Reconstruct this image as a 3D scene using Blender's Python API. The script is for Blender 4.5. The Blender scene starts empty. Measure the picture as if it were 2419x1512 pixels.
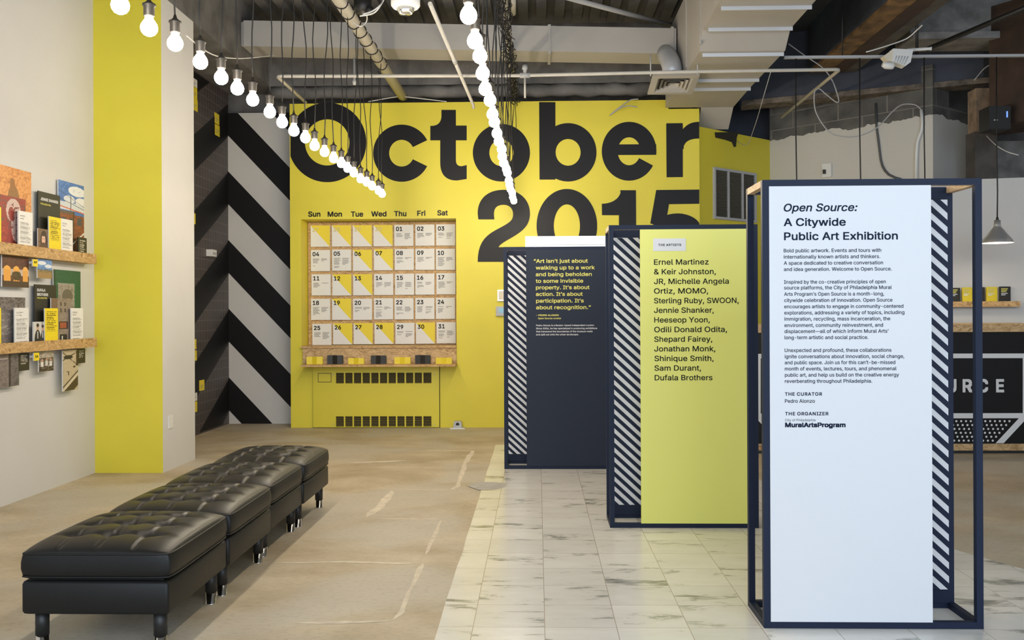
import bpy, math, random, os
from mathutils import Matrix, Vector
from mathutils.geometry import delaunay_2d_cdt

scene = bpy.context.scene
col = scene.collection
R = math.radians
rnd = random.Random(7)

# ------------------------------------------------------------------ camera
F = 2208.0            # focal length in pixels of the 2419 px wide frame
CH = 1.34             # camera height
YAW = math.atan(60.5 / F)
ROLL = R(0.25)
cd = bpy.data.cameras.new('camera')
cam = bpy.data.objects.new('camera', cd)
col.objects.link(cam)
cd.sensor_fit = 'HORIZONTAL'
cd.sensor_width = 36.0
cd.lens = 36.0 * F / 2419.0
cd.shift_y = -18.0 / 2419.0
cd.clip_start = 0.05
cd.clip_end = 200
cam.matrix_world = (Matrix.Translation((0, 0, CH)) @ Matrix.Rotation(YAW, 4, 'Z')
                    @ Matrix.Rotation(math.pi / 2, 4, 'X') @ Matrix.Rotation(-ROLL, 4, 'Z'))
scene.camera = cam

# ------------------------------------------------------------------ world, daylight, exposure
scene.view_settings.view_transform = 'Standard'
scene.view_settings.look = 'None'
scene.view_settings.gamma = 1.0
scene.view_settings.use_curve_mapping = False
scene.view_settings.exposure = 0.0
BULB_E = 140.0
world = bpy.data.worlds.new('world')
scene.world = world
world.use_nodes = True
world.node_tree.nodes['Background'].inputs[0].default_value = (0.62, 0.78, 1.0, 1)
world.node_tree.nodes['Background'].inputs[1].default_value = 0.35


def area(name, loc, rot, sx, sy, power, color):
    l = bpy.data.lights.new(name, 'AREA')
    l.shape = 'RECTANGLE'
    l.size, l.size_y, l.energy, l.color = sx, sy, power, color
    o = bpy.data.objects.new(name, l)
    o.location, o.rotation_euler = loc, rot
    col.objects.link(o)
    return o


# daylight through the shop front behind the camera
area('shopfront_daylight', (1.2, -2.7, 2.7), (R(74), 0, 0), 9.0, 4.0, 500, (0.74, 0.86, 1.0))


# ------------------------------------------------------------------ pixel -> place helpers
def ray(px, py):
    u = (px - 1209.5) / F
    v = (738.0 - py) / F
    c, s = math.cos(ROLL), math.sin(ROLL)
    u, v = u * c + v * s, -u * s + v * c
    return Vector((u * math.cos(YAW) - math.sin(YAW), u * math.sin(YAW) + math.cos(YAW), v))


def WY(px, py, Y):
    d = ray(px, py)
    t = Y / d.y
    return Vector((d.x * t, Y, CH + d.z * t))


def WX(px, py, X):
    d = ray(px, py)
    t = X / d.x
    return Vector((X, d.y * t, CH + d.z * t))


def WZ(px, py, Z):
    d = ray(px, py)
    t = (Z - CH) / d.z
    return Vector((d.x * t, d.y * t, Z))


# ------------------------------------------------------------------ materials
def lin(c):
    o = []
    for v in c:
        v = v / 255.0
        o.append(v / 12.92 if v <= 0.04045 else ((v + 0.055) / 1.055) ** 2.4)
    return tuple(o)


def newmat(name):
    m = bpy.data.materials.new(name)
    m.use_nodes = True
    nt = m.node_tree
    return m, nt, nt.nodes['Principled BSDF']


def plain(name, c, rough=0.6, metal=0.0, var=0.0, scale=6.0, bump=0.0, bscale=60.0, emit=None, spec=None):
    m, nt, b = newmat(name)
    b.inputs['Base Color'].default_value = (*c, 1)
    b.inputs['Roughness'].default_value = rough
    b.inputs['Metallic'].default_value = metal
    if spec is not None:
        b.inputs['Specular IOR Level'].default_value = spec
    N = nt.nodes
    L = nt.links
    tc = N.new('ShaderNodeTexCoord')
    if var:
        n = N.new('ShaderNodeTexNoise')
        n.inputs['Scale'].default_value = scale
        n.inputs['Detail'].default_value = 5
        L.new(tc.outputs['Object'], n.inputs['Vector'])
        r = N.new('ShaderNodeValToRGB')
        r.color_ramp.elements[0].position = 0.3
        r.color_ramp.elements[1].position = 0.7
        r.color_ramp.elements[0].color = (*[x * (1 - var) for x in c], 1)
        r.color_ramp.elements[1].color = (*[min(1, x * (1 + var)) for x in c], 1)
        L.new(n.outputs[0], r.inputs[0])
        L.new(r.outputs[0], b.inputs['Base Color'])
    if bump:
        n = N.new('ShaderNodeTexNoise')
        n.inputs['Scale'].default_value = bscale
        n.inputs['Detail'].default_value = 4
        L.new(tc.outputs['Object'], n.inputs['Vector'])
        bp = N.new('ShaderNodeBump')
        bp.inputs['Strength'].default_value = bump
        bp.inputs['Distance'].default_value = 0.01
        L.new(n.outputs[0], bp.inputs['Height'])
        L.new(bp.outputs[0], b.inputs['Normal'])
    if emit:
        b.inputs['Emission Color'].default_value = (*emit[0], 1)
        b.inputs['Emission Strength'].default_value = emit[1]
    return m


def osb(name, base=(0.56, 0.37, 0.17), sc=30.0):
    m, nt, b = newmat(name)
    N, L = nt.nodes, nt.links
    tc = N.new('ShaderNodeTexCoord')
    nz = N.new('ShaderNodeTexNoise')
    nz.inputs['Scale'].default_value = 9
    L.new(tc.outputs['Object'], nz.inputs['Vector'])
    mx = N.new('ShaderNodeMixRGB')
    mx.inputs[0].default_value = 0.12
    L.new(tc.outputs['Object'], mx.inputs[1])
    L.new(nz.outputs['Color'], mx.inputs[2])
    mp = N.new('ShaderNodeMapping')
    mp.inputs['Scale'].default_value = (sc * .95, sc * .95, sc * 3.0)
    mp.inputs['Rotation'].default_value = (0.15, 0.12, 0.3)
    L.new(mx.outputs[0], mp.inputs['Vector'])
    v = N.new('ShaderNodeTexVoronoi')
    v.inputs['Scale'].default_value = 1.0
    L.new(mp.outputs[0], v.inputs['Vector'])
    sp = N.new('ShaderNodeSeparateColor')
    L.new(v.outputs['Color'], sp.inputs[0])
    r = N.new('ShaderNodeValToRGB')
    e = r.color_ramp.elements
    e[0].position, e[1].position = 0.0, 1.0
    e[0].color = (base[0] * 0.62, base[1] * 0.55, base[2] * 0.45, 1)
    e[1].color = (min(1, base[0] * 1.2), min(1, base[1] * 1.25), base[2] * 1.4, 1)
    k = e.new(0.18)
    k.color = (base[0] * 0.85, base[1] * 0.82, base[2] * 0.8, 1)
    k = e.new(0.7)
    k.color = (base[0] * 1.1, base[1] * 1.1, base[2] * 1.15, 1)
    L.new(sp.outputs[0], r.inputs[0])
    L.new(r.outputs[0], b.inputs['Base Color'])
    b.inputs['Roughness'].default_value = 0.6
    return m


M = {}
M['white_wall'] = plain('white_wall_paint', (0.64, 0.63, 0.61), 0.6, var=0.04, scale=1.5, bump=0.08, bscale=25)
M['yellow'] = plain('yellow_wall_paint', (0.72, 0.62, 0.045), 0.5, var=0.05, scale=1.2, bump=0.05, bscale=30)
M['yellow_metal'] = plain('yellow_painted_metal', (0.70, 0.60, 0.04), 0.4, var=0.04, scale=1.5)
M['black_paint'] = plain('black_wall_paint', (0.010, 0.0095, 0.010), 0.45, spec=.22)
M['panel_white'] = plain('stripe_white_paint', (0.62, 0.60, 0.57), 0.45, var=0.03, scale=2)
M['navy'] = plain('navy_frame_paint', (0.012, 0.019, 0.042), 0.5, spec=.2)
M['navy_panel'] = plain('navy_panel_paint', (0.021, 0.028, 0.048), 0.55, spec=.2)
M['kiosk_white'] = plain('white_panel_laminate', (0.71, 0.71, 0.725), 0.4)
M['kiosk_yellow'] = plain('pale_yellow_laminate', (0.80, 0.79, 0.19), 0.45)
M['ink'] = plain('navy_ink', (0.014, 0.022, 0.045), 0.7, spec=.05)
M['ink_black'] = plain('black_ink', (0.015, 0.015, 0.015), 0.7, spec=.05)
M['ink_grey'] = plain('grey_ink', (0.30, 0.29, 0.28), 0.7)
M['ink_faint'] = plain('faint_ink', (0.62, 0.55, 0.22), 0.7)
M['ink_yellow'] = plain('yellow_ink', (0.78, 0.72, 0.16), 0.6)
M['ink_white'] = plain('white_ink', (0.75, 0.75, 0.75), 0.6)
M['card_white'] = plain('white_card', (0.76, 0.75, 0.72), 0.55)
M['card_yellow'] = plain('yellow_card', (0.80, 0.64, 0.03), 0.5)
M['card_black'] = plain('black_card', (0.022, 0.020, 0.016), 0.5)
M['osb'] = osb('oriented_strand_board')
M['osb_small'] = osb('strand_board_edge', (0.54, 0.34, 0.14), 40)
M['ply'] = osb('raw_plywood_edge', (0.60, 0.42, 0.24), 70)
M['leather'] = plain('black_leather', (0.010, 0.009, 0.008), 0.40, bump=0.06, bscale=60, spec=.42)
M['leather_side'] = plain('black_leather_side', (0.011, 0.0105, 0.010), 0.45, bump=0.04, bscale=90, spec=.32)
M['chrome'] = plain('chrome', (0.75, 0.72, 0.68), 0.12, 1.0)
M['steel'] = plain('brushed_steel', (0.74, 0.73, 0.71), 0.36, 0.75)
M['door_steel'] = plain('satin_door_steel', (0.78, 0.78, 0.78), 0.38, 0.6)
M['black_plastic'] = plain('black_plastic', (0.015, 0.015, 0.015), 0.45)
M['cord'] = plain('black_cord', (0.012, 0.011, 0.010), 0.6)
M['socket'] = plain('bronze_socket', (0.014, 0.012, 0.010), 0.5, 0.0)
M['bulb'] = plain('glowing_bulb', (1, 1, 1), 0.3, emit=((1.0, 0.87, 0.69), BULB_E))
M['duct'] = plain('grey_duct_paint', (0.42, 0.40, 0.37), 0.5, var=0.06, scale=2)
M['duct_strip'] = plain('galvanised_strip', (0.60, 0.62, 0.66), 0.4, 0.3)
M['pipe_white'] = plain('cream_pipe_paint', (0.55, 0.52, 0.46), 0.5, var=0.05)
M['pipe_grey'] = plain('grey_pipe_paint', (0.42, 0.42, 0.42), 0.5)
M['concrete_dark'] = plain('dark_grey_concrete', (0.14, 0.136, 0.132), 0.8, var=0.35, scale=4, bump=0.4, bscale=18)
M['deck'] = plain('dark_ceiling_paint', (0.15, 0.143, 0.133), 0.8, var=0.25, scale=3, bump=0.3, bscale=14)
M['deck_blue'] = plain('slate_ceiling_paint', (0.045, 0.052, 0.072), 0.75, var=0.25, scale=3, bump=0.2, bscale=14)
M['concrete_light'] = plain('bare_concrete', (0.23, 0.22, 0.21), 0.85, var=0.4, scale=5, bump=0.5, bscale=16)
M['rust'] = plain('rusty_steel', (0.17, 0.095, 0.035), 0.7, var=0.6, scale=7, bump=0.3, bscale=25)
M['rust_dark'] = plain('dark_brown_steel', (0.040, 0.021, 0.012), 0.7, var=0.4, scale=5, bump=0.2, bscale=20)
M['brown_grey'] = plain('brown_grey_steel', (0.085, 0.075, 0.065), 0.75, var=0.3, scale=6)
M['patchy'] = plain('patchy_steel', (0.14, 0.115, 0.09), 0.8, var=0.6, scale=10, bump=0.5, bscale=30)
M['plaster_tan'] = plain('tan_fireproofing', (0.30, 0.22, 0.15), 0.9, var=0.4, scale=9, bump=0.8, bscale=30)
M['plastic_white'] = plain('white_plastic', (0.75, 0.75, 0.73), 0.4)
M['plastic_cream'] = plain('cream_plastic', (0.70, 0.64, 0.50), 0.5)
M['grey_plastic'] = plain('grey_plastic', (0.45, 0.46, 0.48), 0.5)
M['conduit_dark'] = plain('dark_conduit', (0.12, 0.12, 0.125), 0.4, 0.4)
M['hole_shade'] = plain('painted_hole_shade', (0.03, 0.025, 0.015), 0.8)  # near-black colour put in for the shade inside openings
M['louvre_grey'] = plain('dark_grey_louvre', (0.13, 0.125, 0.10), 0.6)  # one even dark grey for the wall vent slats
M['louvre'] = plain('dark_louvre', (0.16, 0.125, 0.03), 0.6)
M['mortar'] = plain('pale_mortar', (0.67, 0.585, 0.45), 0.85, var=0.15, scale=14)
M['smear'] = plain('grey_mortar', (0.46, 0.43, 0.38), 0.85, var=0.12, scale=10)
M['red'] = plain('red_ink', (0.75, 0.12, 0.08), 0.5)
M['screen'] = plain('blue_display', (0.25, 0.5, 0.65), 0.2)
M['led'] = plain('blue_led', (0.1, 0.2, 0.6), 0.3, emit=((0.15, 0.3, 1.0), 1.5))
M['lamp_inner'] = plain('lamp_inside', (0.85, 0.83, 0.8), 0.5)
M['lamp_bulb'] = plain('lamp_bulb_glow', (1, 1, 1), 0.3, emit=((1.0, 0.86, 0.65), 90.0))


def glassmat():
    m, nt, b = newmat('clear_strobe_lens')
    b.inputs['Transmission Weight'].default_value = 0.9
    b.inputs['Roughness'].default_value = 0.08
    b.inputs['IOR'].default_value = 1.3
    b.inputs['Base Color'].default_value = (0.9, 0.9, 0.9, 1)
    return m


M['lens'] = glassmat()


def attrmat():
    m, nt, b = newmat('printed_photograph')
    a = nt.nodes.new('ShaderNodeAttribute')
    a.attribute_name = 'print'
    nt.links.new(a.outputs['Color'], b.inputs['Base Color'])
    b.inputs['Roughness'].default_value = 0.45
    return m


M['photo'] = attrmat()


def floor_concrete_mat():
    m, nt, b = newmat('scuffed_concrete')
    N, L = nt.nodes, nt.links
    tc = N.new('ShaderNodeTexCoord')
    mp = N.new('ShaderNodeMapping')
    mp.inputs['Scale'].default_value = (0.8, 1.1, 1)
    L.new(tc.outputs['Object'], mp.inputs['Vector'])
    n = N.new('ShaderNodeTexNoise')
    n.inputs['Scale'].default_value = 2.2
    n.inputs['Detail'].default_value = 9
    n.inputs['Roughness'].default_value = 0.62
    L.new(mp.outputs[0], n.inputs['Vector'])
    r = N.new('ShaderNodeValToRGB')
    e = r.color_ramp.elements
    e[0].position, e[1].position = 0.30, 0.72
    e[0].color = (0.37, 0.29, 0.175, 1)
    e[1].color = (0.62, 0.525, 0.375, 1)
    k = e.new(0.5)
    k.color = (0.48, 0.39, 0.26, 1)
    L.new(n.outputs[0], r.inputs[0])
    n3 = N.new('ShaderNodeTexNoise')
    n3.inputs['Scale'].default_value = 0.9
    n3.inputs['Detail'].default_value = 4
    n3.inputs['Distortion'].default_value = 0.6
    L.new(tc.outputs['Object'], n3.inputs['Vector'])
    r3 = N.new('ShaderNodeValToRGB')
    r3.color_ramp.elements[0].position = 0.45
    r3.color_ramp.elements[0].color = (0, 0, 0, 1)
    r3.color_ramp.elements[1].position = 0.58
    r3.color_ramp.elements[1].color = (0.75, 0.75, 0.75, 1)
    L.new(n3.outputs[0], r3.inputs[0])
    gm = N.new('ShaderNodeMixRGB')
    gm.inputs[2].default_value = (0.53, 0.48, 0.39, 1)
    L.new(r3.outputs[0], gm.inputs[0])
    L.new(r.outputs[0], gm.inputs[1])
    n2 = N.new('ShaderNodeTexNoise')
    n2.inputs['Scale'].default_value = 38
    n2.inputs['Detail'].default_value = 6
    L.new(mp.outputs[0], n2.inputs['Vector'])
    r2 = N.new('ShaderNodeValToRGB')
    r2.color_ramp.elements[0].position = 0.25
    r2.color_ramp.elements[0].color = (0.55, 0.55, 0.55, 1)
    r2.color_ramp.elements[1].position = 0.5
    r2.color_ramp.elements[1].color = (1, 1, 1, 1)
    L.new(n2.outputs[0], r2.inputs[0])
    mx = N.new('ShaderNodeMixRGB')
    mx.blend_type = 'MULTIPLY'
    mx.inputs[0].default_value = 0.4
    L.new(gm.outputs[0], mx.inputs[1])
    L.new(r2.outputs[0], mx.inputs[2])
    L.new(mx.outputs[0], b.inputs['Base Color'])
    b.inputs['Roughness'].default_value = 0.6
    bp = N.new('ShaderNodeBump')
    bp.inputs['Strength'].default_value = 0.25
    bp.inputs['Distance'].default_value = 0.01
    L.new(n.outputs[0], bp.inputs['Height'])
    L.new(bp.outputs[0], b.inputs['Normal'])
    return m


def marble_mat():
    m, nt, b = newmat('marble_tiles')
    N, L = nt.nodes, nt.links
    tc = N.new('ShaderNodeTexCoord')
    mp = N.new('ShaderNodeMapping')
    mp.inputs['Location'].default_value = (0.28, -4.27, 0)
    L.new(tc.outputs['Object'], mp.inputs['Vector'])
    br = N.new('ShaderNodeTexBrick')
    br.offset = 0.0
    br.inputs['Scale'].default_value = 1.0
    br.inputs['Brick Width'].default_value = 0.3045
    br.inputs['Row Height'].default_value = 0.3045
    br.inputs['Mortar Size'].default_value = 0.0017
    br.inputs['Mortar Smooth'].default_value = 0.2
    br.inputs['Color1'].default_value = (0.0, 0.0, 0.0, 1)
    br.inputs['Color2'].default_value = (1, 1, 1, 1)
    br.inputs['Mortar'].default_value = (0.5, 0.5, 0.5, 1)
    L.new(mp.outputs[0], br.inputs['Vector'])
    # per-tile shifted vein noise
    mx = N.new('ShaderNodeVectorMath')
    mx.operation = 'MULTIPLY_ADD'
    mx.inputs[1].default_value = (3.7, 9.1, 23.0)
    L.new(br.outputs['Color'], mx.inputs[0])
    L.new(tc.outputs['Object'], mx.inputs[2])
    mp2 = N.new('ShaderNodeMapping')
    mp2.inputs['Scale'].default_value = (1.7, 4.6, 1.0)
    mp2.inputs['Rotation'].default_value = (0, 0, 0.16)
    L.new(mx.outputs[0], mp2.inputs['Vector'])
    n = N.new('ShaderNodeTexNoise')
    n.inputs['Scale'].default_value = 1.5
    n.inputs['Detail'].default_value = 7
    n.inputs['Roughness'].default_value = 0.68
    n.inputs['Distortion'].default_value = 0.35
    L.new(mp2.outputs[0], n.inputs['Vector'])
    r = N.new('ShaderNodeValToRGB')
    e = r.color_ramp.elements
    e[0].position, e[1].position = 0.31, 0.64
    e[0].color = (0.22, 0.22, 0.19, 1)
    e[1].color = (0.86, 0.835, 0.77, 1)
    k = e.new(0.38)
    k.color = (0.48, 0.47, 0.41, 1)
    k = e.new(0.435)
    k.color = (0.80, 0.77, 0.70, 1)
    L.new(n.outputs[0], r.inputs[0])
    tint = N.new('ShaderNodeMixRGB')
    tint.blend_type = 'MULTIPLY'
    tint.inputs[0].default_value = 0.10
    L.new(r.outputs[0], tint.inputs[1])
    L.new(br.outputs['Color'], tint.inputs[2])
    g = N.new('ShaderNodeMixRGB')
    g.inputs[2].default_value = (0.42, 0.36, 0.27, 1)
    L.new(br.outputs['Fac'], g.inputs[0])
    L.new(tint.outputs[0], g.inputs[1])
    L.new(g.outputs[0], b.inputs['Base Color'])
    b.inputs['Roughness'].default_value = 0.22
    return m


def dark_grid_mat():
    m, nt, b = newmat('dark_printed_grid')
    N, L = nt.nodes, nt.links
    tc = N.new('ShaderNodeTexCoord')
    sp = N.new('ShaderNodeSeparateXYZ')
    L.new(tc.outputs['Object'], sp.inputs[0])
    cb = N.new('ShaderNodeCombineXYZ')
    L.new(sp.outputs['Y'], cb.inputs['X'])
    L.new(sp.outputs['Z'], cb.inputs['Y'])
    br = N.new('ShaderNodeTexBrick')
    br.offset = 0
    br.inputs['Scale'].default_value = 1
    br.inputs['Brick Width'].default_value = 0.085
    br.inputs['Row Height'].default_value = 0.115
    br.inputs['Mortar Size'].default_value = 0.0055
    br.inputs['Color1'].default_value = (0.066, 0.055, 0.052, 1)
    br.inputs['Color2'].default_value = (0.056, 0.046, 0.044, 1)
    br.inputs['Mortar'].default_value = (0.12, 0.102, 0.098, 1)
    L.new(cb.outputs[0], br.inputs['Vector'])
    L.new(br.outputs['Color'], b.inputs['Base Color'])
    b.inputs['Roughness'].default_value = 0.45
    return m


def cmu_mat():
    m, nt, b = newmat('half_painted_block_wall')
    N, L = nt.nodes, nt.links
    tc = N.new('ShaderNodeTexCoord')
    sp = N.new('ShaderNodeSeparateXYZ')
    L.new(tc.outputs['Object'], sp.inputs[0])
    cb = N.new('ShaderNodeCombineXYZ')
    L.new(sp.outputs['X'], cb.inputs['X'])
    L.new(sp.outputs['Z'], cb.inputs['Y'])
    br = N.new('ShaderNodeTexBrick')
    br.inputs['Scale'].default_value = 1
    br.inputs['Brick Width'].default_value = 0.42
    br.inputs['Row Height'].default_value = 0.2
    br.inputs['Mortar Size'].default_value = 0.006
    L.new(cb.outputs[0], br.inputs['Vector'])
    n = N.new('ShaderNodeTexNoise')
    n.inputs['Scale'].default_value = 4.5
    n.inputs['Detail'].default_value = 6
    L.new(tc.outputs['Object'], n.inputs['Vector'])
    ma = N.new('ShaderNodeMath')
    ma.operation = 'MULTIPLY_ADD'
    ma.inputs[1].default_value = 0.18
    L.new(n.outputs[0], ma.inputs[0])
    L.new(sp.outputs['Z'], ma.inputs[2])
    gt = N.new('ShaderNodeMath')
    gt.operation = 'GREATER_THAN'
    gt.inputs[1].default_value = 3.58
    L.new(ma.outputs[0], gt.inputs[0])
    raw = N.new('ShaderNodeValToRGB')
    raw.color_ramp.elements[0].position = 0.3
    raw.color_ramp.elements[0].color = (0.07, 0.068, 0.066, 1)
    raw.color_ramp.elements[1].position = 0.75
    raw.color_ramp.elements[1].color = (0.15, 0.145, 0.13, 1)
    L.new(n.outputs[0], raw.inputs[0])
    jm = N.new('ShaderNodeMixRGB')
    jm.inputs[2].default_value = (0.20, 0.19, 0.17, 1)
    L.new(br.outputs['Fac'], jm.inputs[0])
    L.new(raw.outputs[0], jm.inputs[1])
    mx = N.new('ShaderNodeMixRGB')
    mx.inputs[1].default_value = (0.60, 0.58, 0.53, 1)
    L.new(gt.outputs[0], mx.inputs[0])
    L.new(jm.outputs[0], mx.inputs[2])
    L.new(mx.outputs[0], b.inputs['Base Color'])
    b.inputs['Roughness'].default_value = 0.7
    bp = N.new('ShaderNodeBump')
    bp.invert = True
    bp.inputs['Strength'].default_value = 0.35
    bp.inputs['Distance'].default_value = 0.008
    L.new(br.outputs['Fac'], bp.inputs['Height'])
    L.new(bp.outputs[0], b.inputs['Normal'])
    return m


M['concrete_floor'] = floor_concrete_mat()
M['marble'] = marble_mat()
M['dark_grid'] = dark_grid_mat()
M['cmu'] = cmu_mat()

# ------------------------------------------------------------------ mesh helpers
ORG = {}


class MB:
    def __init__(s):
        s.v, s.f, s.m, s.sm = [], [], [], []

    def face(s, pts, mi=0, smooth=False):
        i = len(s.v)
        s.v += [tuple(p) for p in pts]
        s.f.append(tuple(range(i, i + len(pts))))
        s.m.append(mi)
        s.sm.append(smooth)
        return s

    def box(s, x0, x1, y0, y1, z0, z1, mi=0, fm=None):
        i = len(s.v)
        s.v += [(x0, y0, z0), (x1, y0, z0), (x1, y1, z0), (x0, y1, z0), (x0, y0, z1), (x1, y0, z1), (x1, y1, z1), (x0, y1, z1)]
        fs = [('-z', (0, 3, 2, 1)), ('+z', (4, 5, 6, 7)), ('-y', (0, 1, 5, 4)), ('+x', (1, 2, 6, 5)), ('+y', (2, 3, 7, 6)), ('-x', (3, 0, 4, 7))]
        for k, f in fs:
            s.f.append(tuple(i + a for a in f))
            s.m.append((fm or {}).get(k, mi))
            s.sm.append(False)
        return s

    def hexa(s, lo, hi, mi=0):
        """prism between two equally long loops of points"""
        i = len(s.v)
        n = len(lo)
        s.v += [tuple(p) for p in lo] + [tuple(p) for p in hi]
        s.f.append(tuple(i + a for a in reversed(range(n))))
        s.f.append(tuple(i + n + a for a in range(n)))
        s.m += [mi, mi]
        s.sm += [False, False]
        for a in range(n):
            b = (a + 1) % n
            s.f.append((i + a, i + b, i + n + b, i + n + a))
            s.m.append(mi)
            s.sm.append(False)
        return s

    def tube(s, pts, r, seg=8, mi=0, caps=True):
        pts = [Vector(p) for p in pts]
        rr = r if isinstance(r, (list, tuple)) else [r] * len(pts)
        i0 = len(s.v)
        up = None
        for k, p in enumerate(pts):
            a = pts[max(0, k - 1)]
            b = pts[min(len(pts) - 1, k + 1)]
            t = (b - a).normalized()
            if up is None:
                up = Vector((0, 0, 1)) if abs(t.z) < 0.9 else Vector((1, 0, 0))
            e1 = (up - t * up.dot(t)).normalized()
            up = e1
            e2 = t.cross(e1)
            for j in range(seg):
                w = 2 * math.pi * j / seg
                q = p + (e1 * math.cos(w) + e2 * math.sin(w)) * rr[k]
                s.v.append(tuple(q))
        for k in range(len(pts) - 1):
            for j in range(seg):
                j2 = (j + 1) % seg
                a = i0 + k * seg
                s.f.append((a + j, a + j2, a + seg + j2, a + seg + j))
                s.m.append(mi)
                s.sm.append(True)
        if caps:
            s.f.append(tuple(i0 + j for j in reversed(range(seg))))
            s.f.append(tuple(i0 + (len(pts) - 1) * seg + j for j in range(seg)))
            s.m += [mi, mi]
            s.sm += [False, False]
        return s

    def lathe(s, prof, c, seg=20, mi=0, smooth=True):
        """profile of (radius, z) turned about the vertical through c"""
        i0 = len(s.v)
        for r, z in prof:
            for j in range(seg):
                w = 2 * math.pi * j / seg
                s.v.append((c[0] + r * math.cos(w), c[1] + r * math.sin(w), c[2] + z))
        for k in range(len(prof) - 1):
            for j in range(seg):
                j2 = (j + 1) % seg
                a = i0 + k * seg
                s.f.append((a + j, a + j2, a + seg + j2, a + seg + j))
                s.m.append(mi)
                s.sm.append(smooth)
        return s

    def build(s, name, mats, parent=None, origin=None, fix=True):
        if not isinstance(mats, (list, tuple)):
            mats = [mats]
        if parent is not None:
            org = ORG[parent.name]
        else:
            org = Vector(origin) if origin else Vector((0, 0, 0))
        me = bpy.data.meshes.new(name)
        me.from_pydata([(a - org[0], b - org[1], c - org[2]) for a, b, c in s.v], [], s.f)
        for m in mats:
            me.materials.append(m)
        me.polygons.foreach_set('material_index', s.m)
        me.polygons.foreach_set('use_smooth', s.sm)
        me.update()
        o = bpy.data.objects.new(name, me)
        col.objects.link(o)
        if parent is not None:
            o.parent = parent
        else:
            o.location = org
        ORG[o.name] = org
        return o


def tag(o, label=None, cat=None, group=None, kind=None):
    if label:
        o['label'] = label
    if cat:
        o['category'] = cat
    if group:
        o['group'] = group
    if kind:
        o['kind'] = kind
    return o


def thing(name, label, cat, loc, group=None):
    o = bpy.data.objects.new(name, None)
    o.empty_display_size = 0.1
    o.location = loc
    col.objects.link(o)
    ORG[o.name] = Vector(loc)
    return tag(o, label, cat, group)


def struct(mb, name, mats, origin=None, label=None):
    o = mb.build(name, mats, origin=origin)
    return tag(o, label, None, None, 'structure')


def dup(root, loc, label=None, group=None):
    r = root.copy()
    col.objects.link(r)
    r.location = loc
    ORG[r.name] = Vector(loc)
    if label:
        r['label'] = label
    if group:
        r['group'] = group

    def rec(src, dst):
        for ch in list(src.children):
            c = ch.copy()
            col.objects.link(c)
            c.parent = dst
            ORG[c.name] = Vector(loc)
            rec(ch, c)
    rec(root, r)
    return r


# ------------------------------------------------------------------ lettering
FONT = None
try:
    fp = os.path.join(bpy.utils.system_resource('DATAFILES'), 'fonts', 'Inter.woff2')
    FONT = bpy.data.fonts.load(fp)
except Exception:
    FONT = None


def outline(body):
    """outline loops of a short text, in em units"""
    cu = bpy.data.curves.new('lettering', 'FONT')
    cu.body = body
    if FONT:
        cu.font = FONT
    cu.size = 1.0
    cu.resolution_u = 3
    cu.fill_mode = 'NONE'
    ob = bpy.data.objects.new('lettering', cu)
    col.objects.link(ob)
    dg = bpy.context.evaluated_depsgraph_get()
    me = bpy.data.meshes.new_from_object(ob.evaluated_get(dg))
    vs = [(v.co.x, v.co.y) for v in me.vertices]
    es = [tuple(e.vertices) for e in me.edges]
    bpy.data.objects.remove(ob)
    bpy.data.curves.remove(cu)
    bpy.data.meshes.remove(me)
    return vs, es


GLYPH = {}


def glyph(c):
    if c in GLYPH:
        return GLYPH[c]
    ref = min(v[0] for v in outline('I')[0])
    if c == ' ':
        a2 = outline('II')[0]
        a3 = outline('I I')[0]
        adv = max(v[0] for v in a3) - max(v[0] for v in a2)
        GLYPH[c] = ([], [], adv)
        return GLYPH[c]
    vs, es = outline(c)
    both = outline(c + 'I')[0]
    hi = max(v[0] for v in both)
    iw = max(v[0] for v in outline('I')[0])
    adv = hi - iw
    # order the loops, so that the winding is known
    nxt = {}
    seq = []
    seen = set()
    adj = {}
    for i, j in es:
        adj.setdefault(i, []).append(j)
        adj.setdefault(j, []).append(i)
    for st in range(len(vs)):
        if st in seen or st not in adj:
            continue
        lp = [st]
        seen.add(st)
        cur = st + 1 if (st + 1) in adj[st] else adj[st][0]
        while cur not in seen:
            lp.append(cur)
            seen.add(cur)
            opts = [k for k in adj[cur] if k not in seen]
            if not opts:
                break
            cur = opts[0]
        seq.append(lp)
    edges = []
    for lp in seq:
        edges += [(lp[k], lp[(k + 1) % len(lp)]) for k in range(len(lp))]
    pv, pe, pf, _, _, _ = delaunay_2d_cdt([Vector(v) for v in vs], edges, [], 0, 1e-6)
    faces = []
    for f in pf:
        cx_ = sum(pv[k].x for k in f) / len(f)
        cy_ = sum(pv[k].y for k in f) / len(f)
        w = 0
        for i, j in edges:
            x0, y0 = vs[i]
            x1, y1 = vs[j]
            if (y0 <= cy_) != (y1 <= cy_):
                if x0 + (cy_ - y0) / (y1 - y0) * (x1 - x0) > cx_:
                    w += 1 if y1 > y0 else -1
        if w:
            f = tuple(f)
            n_ = sum((pv[f[k]].x * pv[f[(k + 1) % len(f)]].y - pv[f[(k + 1) % len(f)]].x * pv[f[k]].y) for k in range(len(f)))
            faces.append(f if n_ > 0 else tuple(reversed(f)))
    GLYPH[c] = ([(v.x, v.y) for v in pv], faces, adv)
    return GLYPH[c]


def text_mesh(body, bold=0.0, shear=0.0, spacing=1.0):
    vs, fs = [], []
    x = 0.0
    for c in body:
        gv, gf, adv = glyph(c)
        i = len(vs)
        used = sorted({k for f in gf for k in f})
        mp = {k: i + n for n, k in enumerate(used)}
        vs += [(x + gv[k][0] + shear * gv[k][1], gv[k][1], 0.0) for k in used]
        fs += [tuple(mp[k] for k in f) for f in gf]
        x += adv * spacing
    return vs, fs


CAP = None


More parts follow.
